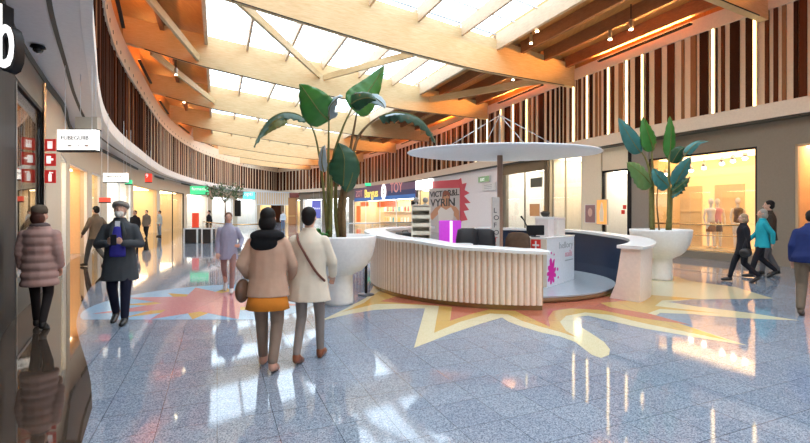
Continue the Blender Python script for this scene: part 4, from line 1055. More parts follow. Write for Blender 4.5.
# magenta light panel, monitors, red trays, dark cases
p = V(1.02, 10.1, .76)
simple('magenta_panel', 'glowing magenta acrylic box standing behind the desk', 'panel', [('body', lambda q: q.rbox(p+V(0, 0, .36), (.50, .12, .58), .02), mat('magenta_glow', (.65, .08, .7), .25, emit=.35, ecol=(.6, .05, .7))), ('white_glare', lambda q: q.rbox(p+V(.02, -.075, .36), (.06, .02, .56), .006), lamp('panel_glare', (1, .85, 1), .7)), ('foot', lambda q: q.rbox(p+V(0, 0, .035), (.56, .2, .07), .01), BLACK)], p)  # white bar paints the glare on the magenta face
q = MB(); q.box(p-V(0, 0, .03), (1.1, .5, .04)); 
tb = thing('side_table', 'low dark side table carrying the magenta box', 'table', V(p.x, p.y, .125))
q.build('table_top', BLACK, tb)
for sx in (-1, 1):
    for sy in (-1, 1):
        q = MB(); q.box(V(p.x+sx*.48, p.y+sy*.2, .4175), (.04, .04, .585)); q.build('leg', STEEL, tb)
def case(th, r, w_, h, label, m, cat='case', name='document_case'):
    c = dp(th, r, .762); rz = math.radians(th+90)
    return simple(name, label, cat, [('body', lambda q: q.rbox(c+V(0, 0, h/2), (w_, .28, h), .03, rz), m), ('handle', lambda q: q.tube([c+V(-.06, 0, h-.01), c+V(-.05, 0, h+.03), c+V(.05, 0, h+.03), c+V(.06, 0, h-.01)], .009, 6), BLACK)], c)
case(205, 2.4, .42, .42, 'black case standing on the desk left of the brochure rack', CHB)
case(227, 2.5, .34, .30, 'dark blue case low on the desk right of the brochure rack', mat('case_navy', (.03, .05, .09), .5))
case(234, 2.5, .22, .24, 'small red box on the desk right of the dark blue case', RED, 'box', 'red_box')
c = dp(243, 2.5, .762)
simple('letter_tray', 'red letter tray on the desk in front of the black chairs', 'tray', [('tray', lambda q: q.rbox(c+V(0, 0, .13), (.34, .24, .26), .02, .1), mat('tray_red', (.6, .05, .04), .4)), ('papers', lambda q: q.box(c+V(0, 0, .27), (.28, .2, .02), .1), WHITE)], c)
# tall info column beside the pole
p = V(1.98, 9.75, .125)
r = thing('info_column', 'tall narrow white column with dark letters beside the canopy pole', 'sign', p)
q = MB(); q.rbox(p+V(0, 0, .90), (.17, .08, 1.80), .01); q.build('body', mat('column_white', (.78, .74, .70), .4), r)
for k, ch_ in enumerate('LOFOTEN'): text('lettering', ch_, .15, p+V(-.05, -.045, 1.46-k*.16), V(1, 0, 0), V(0, 0, 1), (LETD if k < 4 else RED), r, .003)
q = MB(); q.rbox(p+V(0, 0, .015), (.3, .24, .03), .01); q.build('foot', STEEL, r)

# ------------------------------------------------------------------ planters and their plants
LEAFG = mat('leaf_grey_green', (.06, .12, .08), .3, noise=(6, .4))
def pot(c, label, scale=1):
    r = thing('planter_pot', label, 'planter', c)
    q = MB(); s = scale
    q.lathe(c, [(.26*s, 0), (.262*s, .05), (.25*s, .35), (.25*s, .50), (.30*s, .53), (.42*s, .59), (.52*s, .69), (.60*s, .84), (.645*s, 1.0), (.665*s, 1.16), (.66*s, 1.19), (.60*s, 1.19), (.58*s, 1.10)], 48); q.build('bowl', POTW, r)
    q = MB(); q.lathe(c, [(.56*s, 1.08), (.57*s, 1.11), (.3, 1.13), (.02, 1.13)], 32); q.build('soil', SOIL, r)
    return r
P1 = V(-1.17, 7.82, 0); P2 = V(6.08, 10.6, 0)
pot(P1, 'large white goblet planter left of the desk holding the tall plant'); pot(P2, 'large white goblet planter behind the curved bench wall on the right')
def stem(mb, pts, r0, r1):
    n = len(pts); mb.tube(smooth_path(pts, 5), [r0+(r1-r0)*k/((n-1)*5) for k in range((n-1)*5+1)], 8)
def smooth_path(pts, m=5):
    P = [Vector(p) for p in pts]; P = [P[0]*2-P[1]]+P+[P[-1]*2-P[-2]]; out = []
    for i in range(1, len(P)-2):
        a, b_, c, d = P[i-1:i+3]
        for k in range(m):
            t = k/m; out.append(.5*((2*b_)+(c-a)*t+(2*a-5*b_+4*c-d)*t*t+(-a+3*b_-3*c+d)*t**3))
    out.append(P[-2]); return out
def leaf(mb, pts, width, facing, fold=.35, wave=.06, mi=0, tip=.5):
    """blade along pts, half width given, facing = direction the upper side looks; two sides folded along the midrib, scalloped edge"""
    path = smooth_path(pts, 6); n = len(path); rings = []; f = Vector(facing).normalized()
    for i, p in enumerate(path):
        t = (path[min(i+1, n-1)]-path[max(i-1, 0)]).normalized(); s = t.cross(f)
        if s.length < .1: s = t.cross(V(1, .3, 0))
        s.normalize(); nrm = s.cross(t).normalized()
        u = i/(n-1); w_ = width*max(.02, math.sin(PI*min(1, u**tip*.98+.02)))**.75
        ring = []
        for j in range(-4, 5):
            x = j/4; ring.append(p+s*(w_*x)-nrm*(fold*w_*abs(x)**1.4)+nrm*(wave*width*math.sin(i*1.9+x*2)*abs(x)))
        rings.append(ring)
    th = .006
    m = 9; vs = []; fs = []
    for r_ in rings: vs += r_
    for r_ in rings: vs += [p-f*th for p in r_]
    o = len(rings)*m
    for i in range(n-1):
        for j in range(m-1):
            a = i*m+j; fs.append((a, a+1, a+m+1, a+m)); fs.append((o+a, o+a+m, o+a+m+1, o+a+1))
        for j in (0, m-1):
            a = i*m+j; fs.append((a, a+m, o+a+m, o+a) if j == 0 else (a, o+a, o+a+m, a+m))
    mb.add(vs, fs, mi, True)
def plant(name, label, base, stems, leaves, foot=None):
    r = thing(name, label, 'plant', base)
    for pts, r0, r1, m in stems:
        q = MB(); stem(q, pts, r0, r1); q.build('stem', m, r)
    for pts, w_, f, m, kw in leaves:
        q = MB(); leaf(q, pts, w_, f, **kw); lf = q.build('leaf', m, r)
        mid = MB(); pth = smooth_path(pts, 5); mid.tube([p+Vector(f).normalized()*.004 for p in pth], [.012-.009*k/len(pth) for k in range(len(pth))], 6); mid.build('midrib', STEM, lf)
    return r
Y1 = 7.8
def a1(x, y, dy=0): return at(x, y, Y1+dy)
top = V(-1.17, 7.82, 1.13)
stems = [([top+V(-.18, .02, 0), a1(328, 190), a1(328.5, 150, -.05), a1(329, 120, -.1)], .035, .013, STEM),
         ([top+V(-.14, -.05, 0), a1(331, 200, -.05), a1(333, 160, -.1), a1(342, 130, -.15), a1(352, 108, -.2)], .04, .012, STEM),
         ([top+V(-.20, .06, 0), a1(325, 205, .1), a1(320, 160, .15), a1(314, 132, .2), a1(305, 118, .2)], .03, .012, STEM),
         ([top+V(.10, -.02, 0), a1(344, 205), a1(350, 170), a1(357, 140), a1(368, 125), a1(380, 116, .05)], .045, .012, TRUNK),
         ([top+V(.05, .08, 0), a1(340, 205, .1), a1(346, 175, .1), a1(352, 140, .05), a1(357, 112, .05)], .05, .014, TRUNK),
         ([top+V(.0, .1, 0), a1(336, 215, .15), a1(336, 185, .1), a1(340, 165, 0)], .05, .02, STEM)]
leaves = [([a1(329, 121, -.1), a1(320, 112, -.25), a1(310, 98, -.35), a1(300, 84, -.3)], .30, (-.2, -1, .1), LEAF, dict(fold=.15, tip=.7)),
          ([a1(329, 119, -.12), a1(330, 107, -.25), a1(338, 98, -.4), a1(341, 97, -.5)], .15, (.1, -1, .6), LEAFP, dict(fold=.2)),  # pale blade paints the light reflected off the big leaf
          ([a1(352, 109, -.2), a1(362, 99, -.1), a1(372, 86, 0), a1(384, 66, .1)], .27, (.35, -1, -.1), LEAF, dict(fold=.12, tip=.55)),
          ([a1(351, 104, -.22), a1(358, 100, -.3), a1(368, 98, -.4), a1(376, 100, -.5)], .16, (0, -1, .1), LEAFD, dict(fold=.3)),
          ([a1(368, 97, -.2), a1(375, 98, -.25), a1(382, 103, -.3), a1(385, 108, -.35)], .11, (0, -1, .5), LEAFP, dict(fold=.2)),
          ([a1(307, 120, .2), a1(296, 114, .1), a1(282, 113, 0), a1(268, 121, -.1), a1(259, 135, -.2), a1(254, 147, -.3)], .11, (0, -.35, 1), LEAFG, dict(fold=.9, wave=.15)),
          ([a1(286, 116, 0), a1(275, 121, -.1), a1(268, 128, -.12), a1(263, 136, -.15)], .13, (-.3, -1, .2), mat('leaf_olive', (.14, .15, .04), .4, noise=(6, .4)), dict(fold=.4)),
          ([a1(379, 117, .05), a1(390, 113, 0), a1(405, 113, -.05), a1(420, 119, -.1), a1(430, 131, -.15), a1(436, 144, -.2)], .12, (0, -.5, 1), LEAFG, dict(fold=1.1, wave=.25)),
          ([a1(385, 115, -.1), a1(395, 113, -.15), a1(405, 114, -.2)], .10, (0, -.3, 1), LEAFP, dict(fold=.3)),
          ([a1(343, 186, -.1), a1(344, 172, -.15), a1(344, 157, -.2), a1(339, 143, -.2)], .27, (.1, -1, .15), LEAFD, dict(fold=.2, tip=.75)),
          ([a1(346, 192, -.05), a1(352, 176, -.1), a1(353, 160, -.1), a1(350, 148, -.1)], .13, (.6, -1, 0), LEAFD, dict(fold=.3)),
          ([a1(324, 172, 0), a1(322, 162, -.05), a1(323, 150, -.1), a1(325, 145, -.1)], .09, (-.4, -1, .2), LEAFP, dict(fold=.2))]
plant('tall_plant', 'tall plant with big paddle leaves growing in the white planter left of the desk', top, stems, leaves)
# small ground foliage in the pot
q = MB(); rr = random.Random(5)
for k in range(16):
    a = rr.uniform(0, 2*PI); b0 = top+V(-.35+.1*math.cos(a), -.05+.1*math.sin(a), 0)
    e_ = b0+V(.16*math.cos(a), .16*math.sin(a), rr.uniform(.06, .2)); leaf(q, [b0, (b0+e_)/2+V(0, 0, .06), e_], .045, (0, 0, 1), fold=.2)
o = one('small_leafy_plant', q, LEAF, 'small green leafy plant at the left rim of the big planter', 'plant', base=top+V(-.35, -.05, 0))
Y2 = 10.6
def a2(x, y, dy=0): return at(x, y, Y2+dy)
top = V(6.08, 10.6, 1.13)
stems = [([top+V(-.20, 0, 0), a2(651, 200), a2(650, 175), a2(646, 160), a2(641, 151)], .05, .012, STEM),
         ([top+V(-.14, .05, 0), a2(653, 200), a2(653, 175), a2(652, 158), a2(652, 148)], .04, .012, STEM),
         ([top+V(-.02, 0, 0), a2(657, 205), a2(658, 180), a2(657, 168)], .02, .01, TRUNK),
         ([top+V(.18, 0, 0), a2(669, 205), a2(669, 180), a2(669, 165), a2(669, 155)], .055, .014, STEM),
         ([top+V(.24, .03, 0), a2(671, 205), a2(673, 185), a2(679, 165), a2(687, 152)], .045, .012, STEM)]
leaves = [([a2(641, 153), a2(635, 145, -.1), a2(627, 132, -.2), a2(618.5, 118, -.2)], .19, (-.4, -1, .1), LEAFT, dict(fold=.25, tip=.7)),
          ([a2(653, 151), a2(651, 142, -.1), a2(647, 130, -.15), a2(643, 117, -.15)], .22, (.2, -1, 0), LEAF, dict(fold=.25, tip=.7)),
          ([a2(669.5, 158), a2(670.5, 145, -.05), a2(671, 130, -.1), a2(670, 116, -.1)], .15, (0, -1, 0), LEAF, dict(fold=.35, tip=.7)),
          ([a2(652, 186, -.1), a2(645, 177, -.25), a2(637, 170, -.35), a2(627, 163, -.45)], .30, (-.1, -1, .5), mat('leaf_light', (.13, .24, .08), .35, noise=(6, .3)), dict(fold=.3, tip=.75)),
          ([a2(669, 187, -.1), a2(663, 181, -.2), a2(658, 176, -.3), a2(653, 168, -.3)], .22, (.1, -1, .2), LEAFT, dict(fold=.2, tip=.7)),
          ([a2(672, 163, 0), a2(676, 156, -.05), a2(680, 150, -.1), a2(685, 147, -.1)], .17, (0, -1, .1), LEAFD, dict(fold=.25)),
          ([a2(686, 154, .05), a2(692, 147, 0), a2(699, 142, -.05), a2(709, 141, -.1)], .10, (0, -1, .8), LEAFT, dict(fold=.3)),
          ([a2(674, 187, -.05), a2(679, 177, -.1), a2(685, 167, -.15), a2(691, 157, -.15)], .20, (.3, -1, .2), LEAFT, dict(fold=.2, tip=.8)),
          ([a2(672, 192, -.1), a2(678, 187, -.2), a2(684, 182, -.3), a2(690, 177, -.35)], .15, (.1, -.8, .8), LEAFD, dict(fold=.4, wave=.3)),
          ([a2(671, 196, -.1), a2(677, 193, -.2), a2(682, 190, -.3)], .07, (.1, -.8, .8), LEAFT, dict(fold=.4, wave=.3))]
plant('tall_plant', 'tall plant with blue green paddle leaves in the planter by the golden window', top, stems, leaves)

# ------------------------------------------------------------------ far furniture
for k, (px, w_) in enumerate(((193, .62), (209, .45))):
    p = gd(px, 243); p = at(px, 212, 23.0); p.z = 0
    r = simple('planter_box', ('dark square planter box with pale corner posts, beside the red advertising panel', 'dark square planter box with pale corner posts, right of its twin')[k], 'planter', [('box', lambda q: q.rbox(p+V(0, 0, .36), (w_, .5, .72), .02), CHB), ('cap', lambda q: q.box(p+V(0, 0, .74), (w_+.1, .56, .05)), ALU), ('corner_post', lambda q: q.box(p+V(-w_/2-.02, -.24, .37), (.07, .07, .74)), ALU), ('corner_post', lambda q: q.box(p+V(w_/2+.02, -.24, .37), (.07, .07, .74)), ALU)], p)
g0, g1, g2 = at(188, 212, 24.5), at(262, 212, 17.5), at(352, 212, 19); 
for g in (g0, g1, g2): g.z = 0
rail([at(203, 0, 25).xy.to_3d(), at(233, 0, 19).xy.to_3d(), at(262, 0, 20).xy.to_3d()], [1.05, .2], 'glass balustrade with brass hand rail behind the person in lavender', BRASS, GL)
rail([at(345, 0, 21).xy.to_3d(), at(420, 0, 24).xy.to_3d()], [1.05, .2], 'glass balustrade in front of the toy shop', STEEL, GL)
# indoor tree
p = at(225, 212, 24); p.z = 0
r = thing('indoor_tree', 'small slim indoor tree in front of the far left shops', 'tree', p)
q = MB(); q.rbox(p+V(0, 0, .3), (.6, .6, .6), .03); q.build('tub', CHB, r)
q = MB(); q.tube([p+V(0, 0, .58), p+V(.03, 0, 1.3), p+V(0, 0, 2.2)], [.05, .04, .03], 8)
for a in (0, 2, 4): q.tube([p+V(0, 0, 2.1), p+V(.4*math.cos(a), .4*math.sin(a), 2.7)], [.03, .015], 6)
q.build('trunk', TRUNK, r)
q = MB(); rr = random.Random(9)
for k in range(420):
    a = rr.uniform(0, 2*PI); ro = rr.random()**.5; z = rr.uniform(-1, 1); c = p+V(1.05*ro*math.cos(a), .8*ro*math.sin(a), 2.75+.55*z*(1-.5*ro))
    dr = V(rr.uniform(-1, 1), rr.uniform(-1, 1), rr.uniform(-.8, .5)).normalized(); sd = dr.cross(V(0, 0, 1)).normalized()*.05
    q.add([c, c+dr*.09+sd, c+dr*.22, c+dr*.09-sd], [(0, 1, 2, 3)])
q.build('crown', mat('tree_leaf', (.10, .17, .06), .5, noise=(3, .5)), r)
# barrier post by the big planter
p = gd(366, 295); r = thing('barrier_post', 'dark metal queue barrier post between the planter and the desk', 'post', p)
q = MB(); q.lathe(p, [(.16, 0), (.16, .02), (.05, .04)], 20); q.build('base', mat('post_grey', (.12, .12, .13), .4), r)
q = MB(); q.cap(p+V(0, 0, .03), p+V(0, 0, .92), .028, .028); q.build('pole', BLACK, r)
q = MB(); q.lathe(p+V(0, 0, .9), [(.035, 0), (.035, .08), (.02, .1)], 12); q.build('head', STEEL, r)
# far louvred canopy and brown screen
p0, p1 = at(256, 205, 58), at(291, 205, 62); d = V(p1.x-p0.x, p1.y-p0.y, 0); up = 1.7
r = thing('louvred_canopy', 'white slatted canopy over the far end shops', 'canopy', p0)
q = MB(); q.obb(p0, d, V(0, .3, 0), V(0, 0, .12)); q.obb(p0+V(0, 0, up), d, V(0, .3, 0), V(0, 0, .12)); q.build('rails', ALU, r)
q = MB()
for k in range(15): q.obb(p0+d*(k/15), d*.022, V(0, .12, 0), V(0, 0, up))
q.build('slats', WHITE, r)
q = MB(); q.obb(p0+V(0, .4, 0), d, V(0, .1, 0), V(0, 0, up)); q.build('back_board', WARMW, r)
p = at(293, 212, 56); p.z = 0
simple('brown_kiosk', 'far brown kiosk tower with a dark sign at the end of the mall', 'kiosk', [('tower', lambda q: q.rbox(p+V(0, 0, 1.7), (1.0, .8, 3.4), .05), mat('kiosk_brown', (.42, .2, .08), .5)), ('sign', lambda q: q.rbox(p+V(.2, -.1, 3.7), (1.1, .8, .6), .04), mat('kiosk_sign', (.2, .05, .04), .5)), ('shelf', lambda q: q.box(p+V(0, -.42, 1.1), (.8, .1, .08)), mat('kiosk_gold', (.7, .5, .2), .4))], p)
# ------------------------------------------------------------------ people
def cloth(name, col, rough=.8, nz=(9, .15), bump=.2): return mat(name, col, rough, noise=nz, bump=bump, spec=.2)
ARMS = {
 'down': lambda s: [(s*.172, 0, 1.375), (s*.22, -.03, 1.12), (s*.225, .05, .88), (s*.215, .09, .80)],
 'fwd': lambda s: [(s*.172, 0, 1.375), (s*.26, .04, 1.14), (s*.22, .22, .96), (s*.20, .28, .90)],
 'back': lambda s: [(s*.172, 0, 1.375), (s*.25, -.13, 1.15), (s*.23, -.14, .90), (s*.22, -.12, .82)],
 'out': lambda s: [(s*.18, 0, 1.375), (s*.33, -.02, 1.16), (s*.38, .04, .93), (s*.38, .07, .85)],
 'phone': lambda s: [(s*.172, 0, 1.375), (s*.27, .03, 1.14), (s*.09, .25, 1.17), (s*.045, .29, 1.20)],
 'pocket': lambda s: [(s*.172, 0, 1.375), (s*.30, -.08, 1.16), (s*.23, .09, .98), (s*.20, .13, .93)],
 'bag': lambda s: [(s*.172, 0, 1.375), (s*.27, -.06, 1.15), (s*.24, .10, 1.0), (s*.20, .17, 1.02)],
}
def leg_pts(s, kind):
    x = s*.095
    if kind == 'stand': return [(x, 0, .93), (x*1.05, .02, .50), (x*1.05, -.02, .09), .0]
    if kind == 'front': return [(x, 0, .93), (x, .17, .52), (x*.9, .27, .10), .0]
    if kind == 'front_small': return [(x, 0, .93), (x, .10, .51), (x*.95, .14, .09), .0]
    if kind == 'back': return [(x, 0, .93), (x, .02, .50), (x*.9, -.28, .17), -.6]
    if kind == 'back_small': return [(x, 0, .93), (x, .02, .50), (x*.95, -.16, .11), -.25]
def person(label, loc, yaw, h=1.7, armL='down', armR='down', legL='stand', legR='stand', turn=0, nod=0, lean=0,
           hair=None, hairstyle='short', top=None, topkind='coat', hem=.7, flare=1.2, trousers=None, shoe=None, width=1.0, extra=None, skin=SKIN, skirt=None, hemcol=None, bare=False, face=True, puff=0, leg_r=1.0, group=None):
    s = h/1.75; loc = Vector(loc); Rz = Matrix.Rotation(yaw, 3, 'Z'); Ln = Matrix.Rotation(-lean, 3, 'X')
    def T(p, up=True):
        p = Vector(p)
        if up and p.z > .9: p = Ln @ (p-V(0, 0, .93))+V(0, 0, .93)
        return loc+Rz @ (p*s)
    root = thing('person', label, 'person', loc, group)
    L_, R_ = leg_pts(-1, legL), leg_pts(1, legR)
    aL, aR = ARMS[armL](-1), ARMS[armR](1)
    Hc = V(0, .02, 1.645); Hm = Matrix.Rotation(turn, 3, 'Z') @ Matrix.Rotation(-nod, 3, 'X')
    def H(x, y, z): return T(Hc+V(0, -.01, -.07)+Hm @ V(x, y, z+.07))
    HR = Rz @ Hm
    b = MB()
    b.cap(T((0, -.005, 1.42)), T((0, .01, 1.56)), .056*s, .052*s)
    b.ball(H(0, -.008, .022), .074*s, .094*s, .092*s, 16, M=HR); b.ball(H(0, .018, -.038), .057*s, .070*s, .072*s, 14, M=HR)
    b.ball(H(0, .052, -.085), .027*s, .026*s, .022*s, 10, M=HR)              # chin
    b.cap(H(0, .085, .012), H(0, .106, -.024), .009*s, .015*s, 8)            # nose
    for q in (-1, 1):
        b.ball(H(q*.075, -.005, -.008), .010*s, .020*s, .031*s, 8, M=HR)     # ears
        b.ball(H(q*.036, .064, -.035), .022*s, .018*s, .02*s, 8, M=HR)       # cheeks
    b.cap(H(-.04, .076, .036), H(.04, .076, .036), .012*s, .012*s, 8)        # brow
    b.cap(H(-.018, .082, -.052), H(.018, .082, -.052), .009*s, .009*s, 8)    # lips
    # trunk
    rings = []
    for z, rx, ry in ((.86, .13, .10), (.95, .165, .115), (1.05, .145, .105), (1.15, .14, .10), (1.28, .165, .11), (1.38, .175, .105), (1.44, .12, .08), (1.48, .06, .055)):
        rings.append([T((rx*width*math.cos(2*PI*k/18), ry*math.sin(2*PI*k/18), z)) for k in range(18)])
    b.rings(rings, 0, True, True)
    for A, q in ((aL, -1), (aR, 1)):
        b.cap(T(A[0]), T(A[1]), .050*s, .040*s); b.cap(T(A[1]), T(A[2]), .040*s, .027*s)
        w_, hnd = T(A[2]), T(A[3]); dr = (hnd-w_).normalized(); side = dr.cross(Rz @ V(0, 1, 0))
        if side.length < .3: side = dr.cross(V(0, 0, 1))
        side.normalize(); nn = side.cross(dr).normalized()
        pm = w_+dr*.05*s
        b.ball(pm, .040*s, .040*s, .022*s, 10, M=Matrix((side, dr, nn)).transposed())
        for k, (o_, l_) in enumerate(((-.028, .060), (-.010, .070), (.009, .066), (.027, .052))):
            f0 = w_+dr*.082*s+side*o_*s; f1 = f0+dr*l_*.55*s-nn*.010*s; f2 = f1+dr*l_*.4*s-nn*.024*s
            b.cap(f0, f1, .0095*s, .0085*s, 6); b.cap(f1, f2, .0085*s, .007*s, 6)
        t0 = w_+dr*.03*s-side*q*.03*s; t1 = t0+dr*.035*s-side*q*.022*s; t2 = t1+dr*.03*s
        b.cap(t0, t1, .012*s, .010*s, 6); b.cap(t1, t2, .010*s, .008*s, 6)
    for P in (L_, R_):
        b.cap(T(P[0], 0), T(P[1], 0), .078*s, .052*s); b.cap(T(P[1], 0), T(P[2], 0), .052*s, .036*s)
        f = T(P[2], 0); fw = Rz @ Matrix.Rotation(P[3], 3, 'X') @ V(0, 1, 0); b.cap(f+V(0, 0, -.03*s), f+fw*.13*s+V(0, 0, -.055*s), .034*s, .028*s)
    body = b.build('body', skin, root); remesh(body, .009*s, 2)
    # eyes and mouth
    if face:
        e = MB()
        for q in (-1, 1): e.ball(H(q*.031, .083, .012), .011*s, .007*s, .008*s, 8, M=HR)
        e.build('eye', mat('eye_white', (.8, .78, .74), .3), root); e = MB()
        for q in (-1, 1): e.ball(H(q*.031, .0885, .012), .0055*s, .003*s, .006*s, 8, M=HR)
        e.build('iris', mat('eye_dark', (.05, .03, .02), .2), root)
        e = MB(); e.cap(H(-.02, .090, -.052), H(.02, .090, -.052), .005*s, .005*s, 6); e.build('mouth', mat('lips', (.42, .15, .13), .5), root)
    # hair
    if hair:
        q = MB()
        if hairstyle in ('short', 'long', 'bob', 'bun', 'hat'):
            q.ball(H(0, -.022, .038), .084*s, .097*s, .090*s, 16, M=HR)
            q.ball(H(0, -.045, -.01), .078*s, .070*s, .085*s, 14, M=HR)
        if hairstyle == 'bob': q.ball(H(0, -.04, -.05), .098*s, .085*s, .10*s, 14, M=HR)
        if hairstyle == 'long':
            for x in (-.05, 0, .05): q.cap(H(x, -.05, -.02), H(x*1.5, -.075, -.20), .058*s, .05*s)
        if hairstyle == 'bun': q.ball(H(0, -.10, .06), .045*s, .045*s, .04*s, 10)
        ho = q.build('hair', hair, root); remesh(ho, .011*s, 1)
    # trousers
    if trousers:
        q = MB()
        q.ball(T((0, 0, .93), 0), .165*s*width, .12*s, .13*s, 16, M=Rz)
        for P in (L_, R_):
            q.cap(T(P[0], 0), T(P[1], 0), .098*s*leg_r, .072*s*leg_r, 12); q.cap(T(P[1], 0), T(Vector(P[2])+V(0, 0, .03), 0), .070*s*leg_r, .054*s*leg_r, 12)
        o = q.build('trousers', trousers, root); remesh(o, .013*s, 2)
    if shoe:
        for P in (L_, R_):
            q = MB(); f = T(P[2], 0); fw = Rz @ Matrix.Rotation(P[3], 3, 'X') @ V(0, 1, 0)
            up = V(0, 0, 1)
            q.cap(f+V(0, 0, -.01*s), f+V(0, 0, -.045*s)-fw*.02*s, .05*s, .042*s); q.cap(f-V(0, 0, .045*s), f+fw*.17*s-V(0, 0, .055*s), .044*s, .034*s)
            q.cap(f+fw*.05*s-V(0, 0, .04*s), f+fw*.14*s-V(0, 0, .055*s), .048*s, .042*s)
            o = q.build('shoe', shoe, root); remesh(o, .009*s, 1)
            zf = min(v.co.z for v in o.data.vertices)
            if P[3] == 0:
                dz = -zf
                for v in o.data.vertices:
                    if v.co.z < .012: v.co.z = max(.002, v.co.z)
    # upper garment
    if top:
        q = MB(); rings = []
        zs = [hem+(1.0-hem)*k/6 for k in range(6)] if hem < .98 else []
        prof = [(z, .20*flare-(.20*flare-.185)*(k/6), .15*flare-(.15*flare-.135)*(k/6)) for k, z in enumerate(zs)]
        prof += [(1.0, .183, .135), (1.10, .178, .132), (1.20, .182, .135), (1.30, .185, .14), (1.37, .18, .128), (1.42, .15, .108), (1.46, .11, .09), (1.49, .08, .076), (1.53, .070, .072)]
        if puff:
            pp = []
            for (z0, x0, y0), (z1, x1, y1) in zip(prof, prof[1:]):
                for k in range(3): pp.append((z0+(z1-z0)*k/3, x0+(x1-x0)*k/3, y0+(y1-y0)*k/3))
            prof = [(z, x+puff*(.03+.035*abs(math.sin(z*PI/.12))), y+puff*(.02+.035*abs(math.sin(z*PI/.12)))) for z, x, y in pp if z < 1.50]
        for z, rx, ry in prof:
            rings.append([T((rx*width*math.cos(2*PI*k/24)*(1+.012*math.sin(5*k)), ry*math.sin(2*PI*k/24)*(1+.02*math.sin(3*k+z*9)), z), z > .9) for k in range(24)])
        q.rings(rings, 0, True, True)
        for A in (aL, aR):
            r1, r2, r3 = (.068, .060, .050) if not puff else (.088, .078, .066)
            if puff:
                for (u0, v0, ra, rb) in ((A[0], A[1], r1, r2), (A[1], A[2], r2, r3)):
                    u0, v0 = Vector(u0), Vector(v0)
                    for k in range(4):
                        w0, w1 = u0.lerp(v0, k/4), u0.lerp(v0, (k+.8)/4); r_ = ra+(rb-ra)*k/4; q.ball(T((w0+w1)/2), r_*s, r_*s, (r_*.95)*s, 12)
            else:
                q.cap(T(A[0]), T(A[1]), r1*s, r2*s, 12); q.cap(T(A[1]), T(Vector(A[1]).lerp(Vector(A[2]), .93)), r2*s, r3*s, 12)
        o = q.build({'coat': 'coat', 'jacket': 'jacket', 'shirt': 'shirt', 'cardigan': 'cardigan'}[topkind], top, root); remesh(o, .013*s, 2)
    if skirt:
        m_, z0, z1, rr = skirt; q = MB()
        q.rings([[T((r_*math.cos(2*PI*k/24)*(1+.03*math.sin(4*k)), r_*.75*math.sin(2*PI*k/24), z), 0) for k in range(24)] for z, r_ in ((z0, rr*1.1), ((z0+z1)/2, rr), (z1, rr*.9))], 0, True, True)
        q.build('skirt', m_, root)
    if extra: extra(root, T, H, s, Rz, HR)
    return root
def yaw_to(dx, dy): return math.atan2(-dx, dy)   # facing direction (dx, dy)

HB = cloth('hair_black', (.012, .010, .010), .6, bump=.5); HBR = cloth('hair_brown', (.06, .03, .018), .6, bump=.5); HG = cloth('hair_grey', (.35, .32, .28), .6)
BLK = cloth('cloth_black', (.016, .016, .022)); SHB = mat('shoe_black', (.015, .014, .014), .35); SHBR = mat('shoe_brown', (.22, .07, .03), .4)
# 1 woman in the puffer jacket, seen from behind
def ex1(root, T, H, s, Rz, HR):
    q = MB(); q.lathe((0, 0, 0), [(.086, -.0), (.094, .02), (.095, .06), (.080, .10), (.045, .125), (.01, .13)], 20); q.v = [H(p.x*.98, -.012+p.y*1.1, p.z+.02) for p in q.v]
    q.build('knit_hat', cloth('knit_hat_brown', (.12, .09, .065), .9), root)
    q = MB(); q.ball(T((0, 0, 1.49)), .125*s, .12*s, .05*s, 16); q.build('collar', cloth('collar_dark', (.12, .09, .09)), root)
person('person in a dusty pink puffer jacket walking away along the left shopfront', (-5.02, 6.12, 0), yaw_to(-.35, 1), 1.66, 'down', 'down', 'front_small', 'back_small', turn=-.5,
       hair=cloth('hair_auburn', (.09, .035, .025), .6), hairstyle='bob', top=cloth('puffer_rose', (.44, .27, .235), .55, (5, .1), .1), topkind='jacket', hem=.62, flare=1.05, trousers=cloth('trousers_darkbrown', (.02, .015, .015)), shoe=SHB, puff=.75, width=.92, extra=ex1, leg_r=.9)
# 2 man with phone
def ex2(root, T, H, s, Rz, HR):
    q = MB(); rings = []
    for z, w_, y in ((.97, .10, .158), (1.02, .105, .166), (1.1, .10, .170), (1.25, .09, .172), (1.38, .07, .15), (1.44, .045, .115)):
        rings.append([T((w_*math.cos(a), y*1.0-.03+.035*math.sin(a), z)) for a in [2*PI*k/14 for k in range(14)]])
    q.rings(rings, 0, True, True); q.build('sweater', cloth('sweater_blue', (.05, .045, .33), .8), root)
    q = MB(); q.obb(T((-.03, .125, 1.38)), T((.03, .125, 1.38))-T((-.03, .125, 1.38)), T((0, .14, 1.38))-T((0, .125, 1.38)), V(0, 0, .10*s)); q.build('shirt_collar', cloth('shirt_white', (.8, .8, .82)), root)
    q = MB(); q.ball(H(0, .045, -.075), .060*s, .055*s, .055*s, 12, M=HR); q.ball(H(0, .075, -.10), .035*s, .03*s, .04*s, 10, M=HR); q.build('beard', cloth('beard_white', (.62, .6, .56), .9, bump=.6), root)
    q = MB(); q.lathe((0, 0, 0), [(.082, .028), (.105, .035), (.112, .06), (.10, .10), (.06, .12), (.01, .122)], 22); q.v = [H(p.x, p.y*1.12-.005, p.z) for p in q.v]
    q.ball(H(0, .10, .045), .07*s, .05*s, .014*s, 12, M=HR); q.build('flat_cap', cloth('cap_grey', (.22, .21, .19), .9), root)
    for sd in (-1, 1):
        q = MB(); a = T((sd*.035, .14, 1.42)); q.tube([T((sd*.05, .115, 1.45)), T((sd*.085, .152, 1.30)), T((sd*.075, .160, 1.12))], [.022*s, .03*s, .012*s], 8); q.build('lapel', cloth('coat_lapel', (.045, .05, .055)), root)
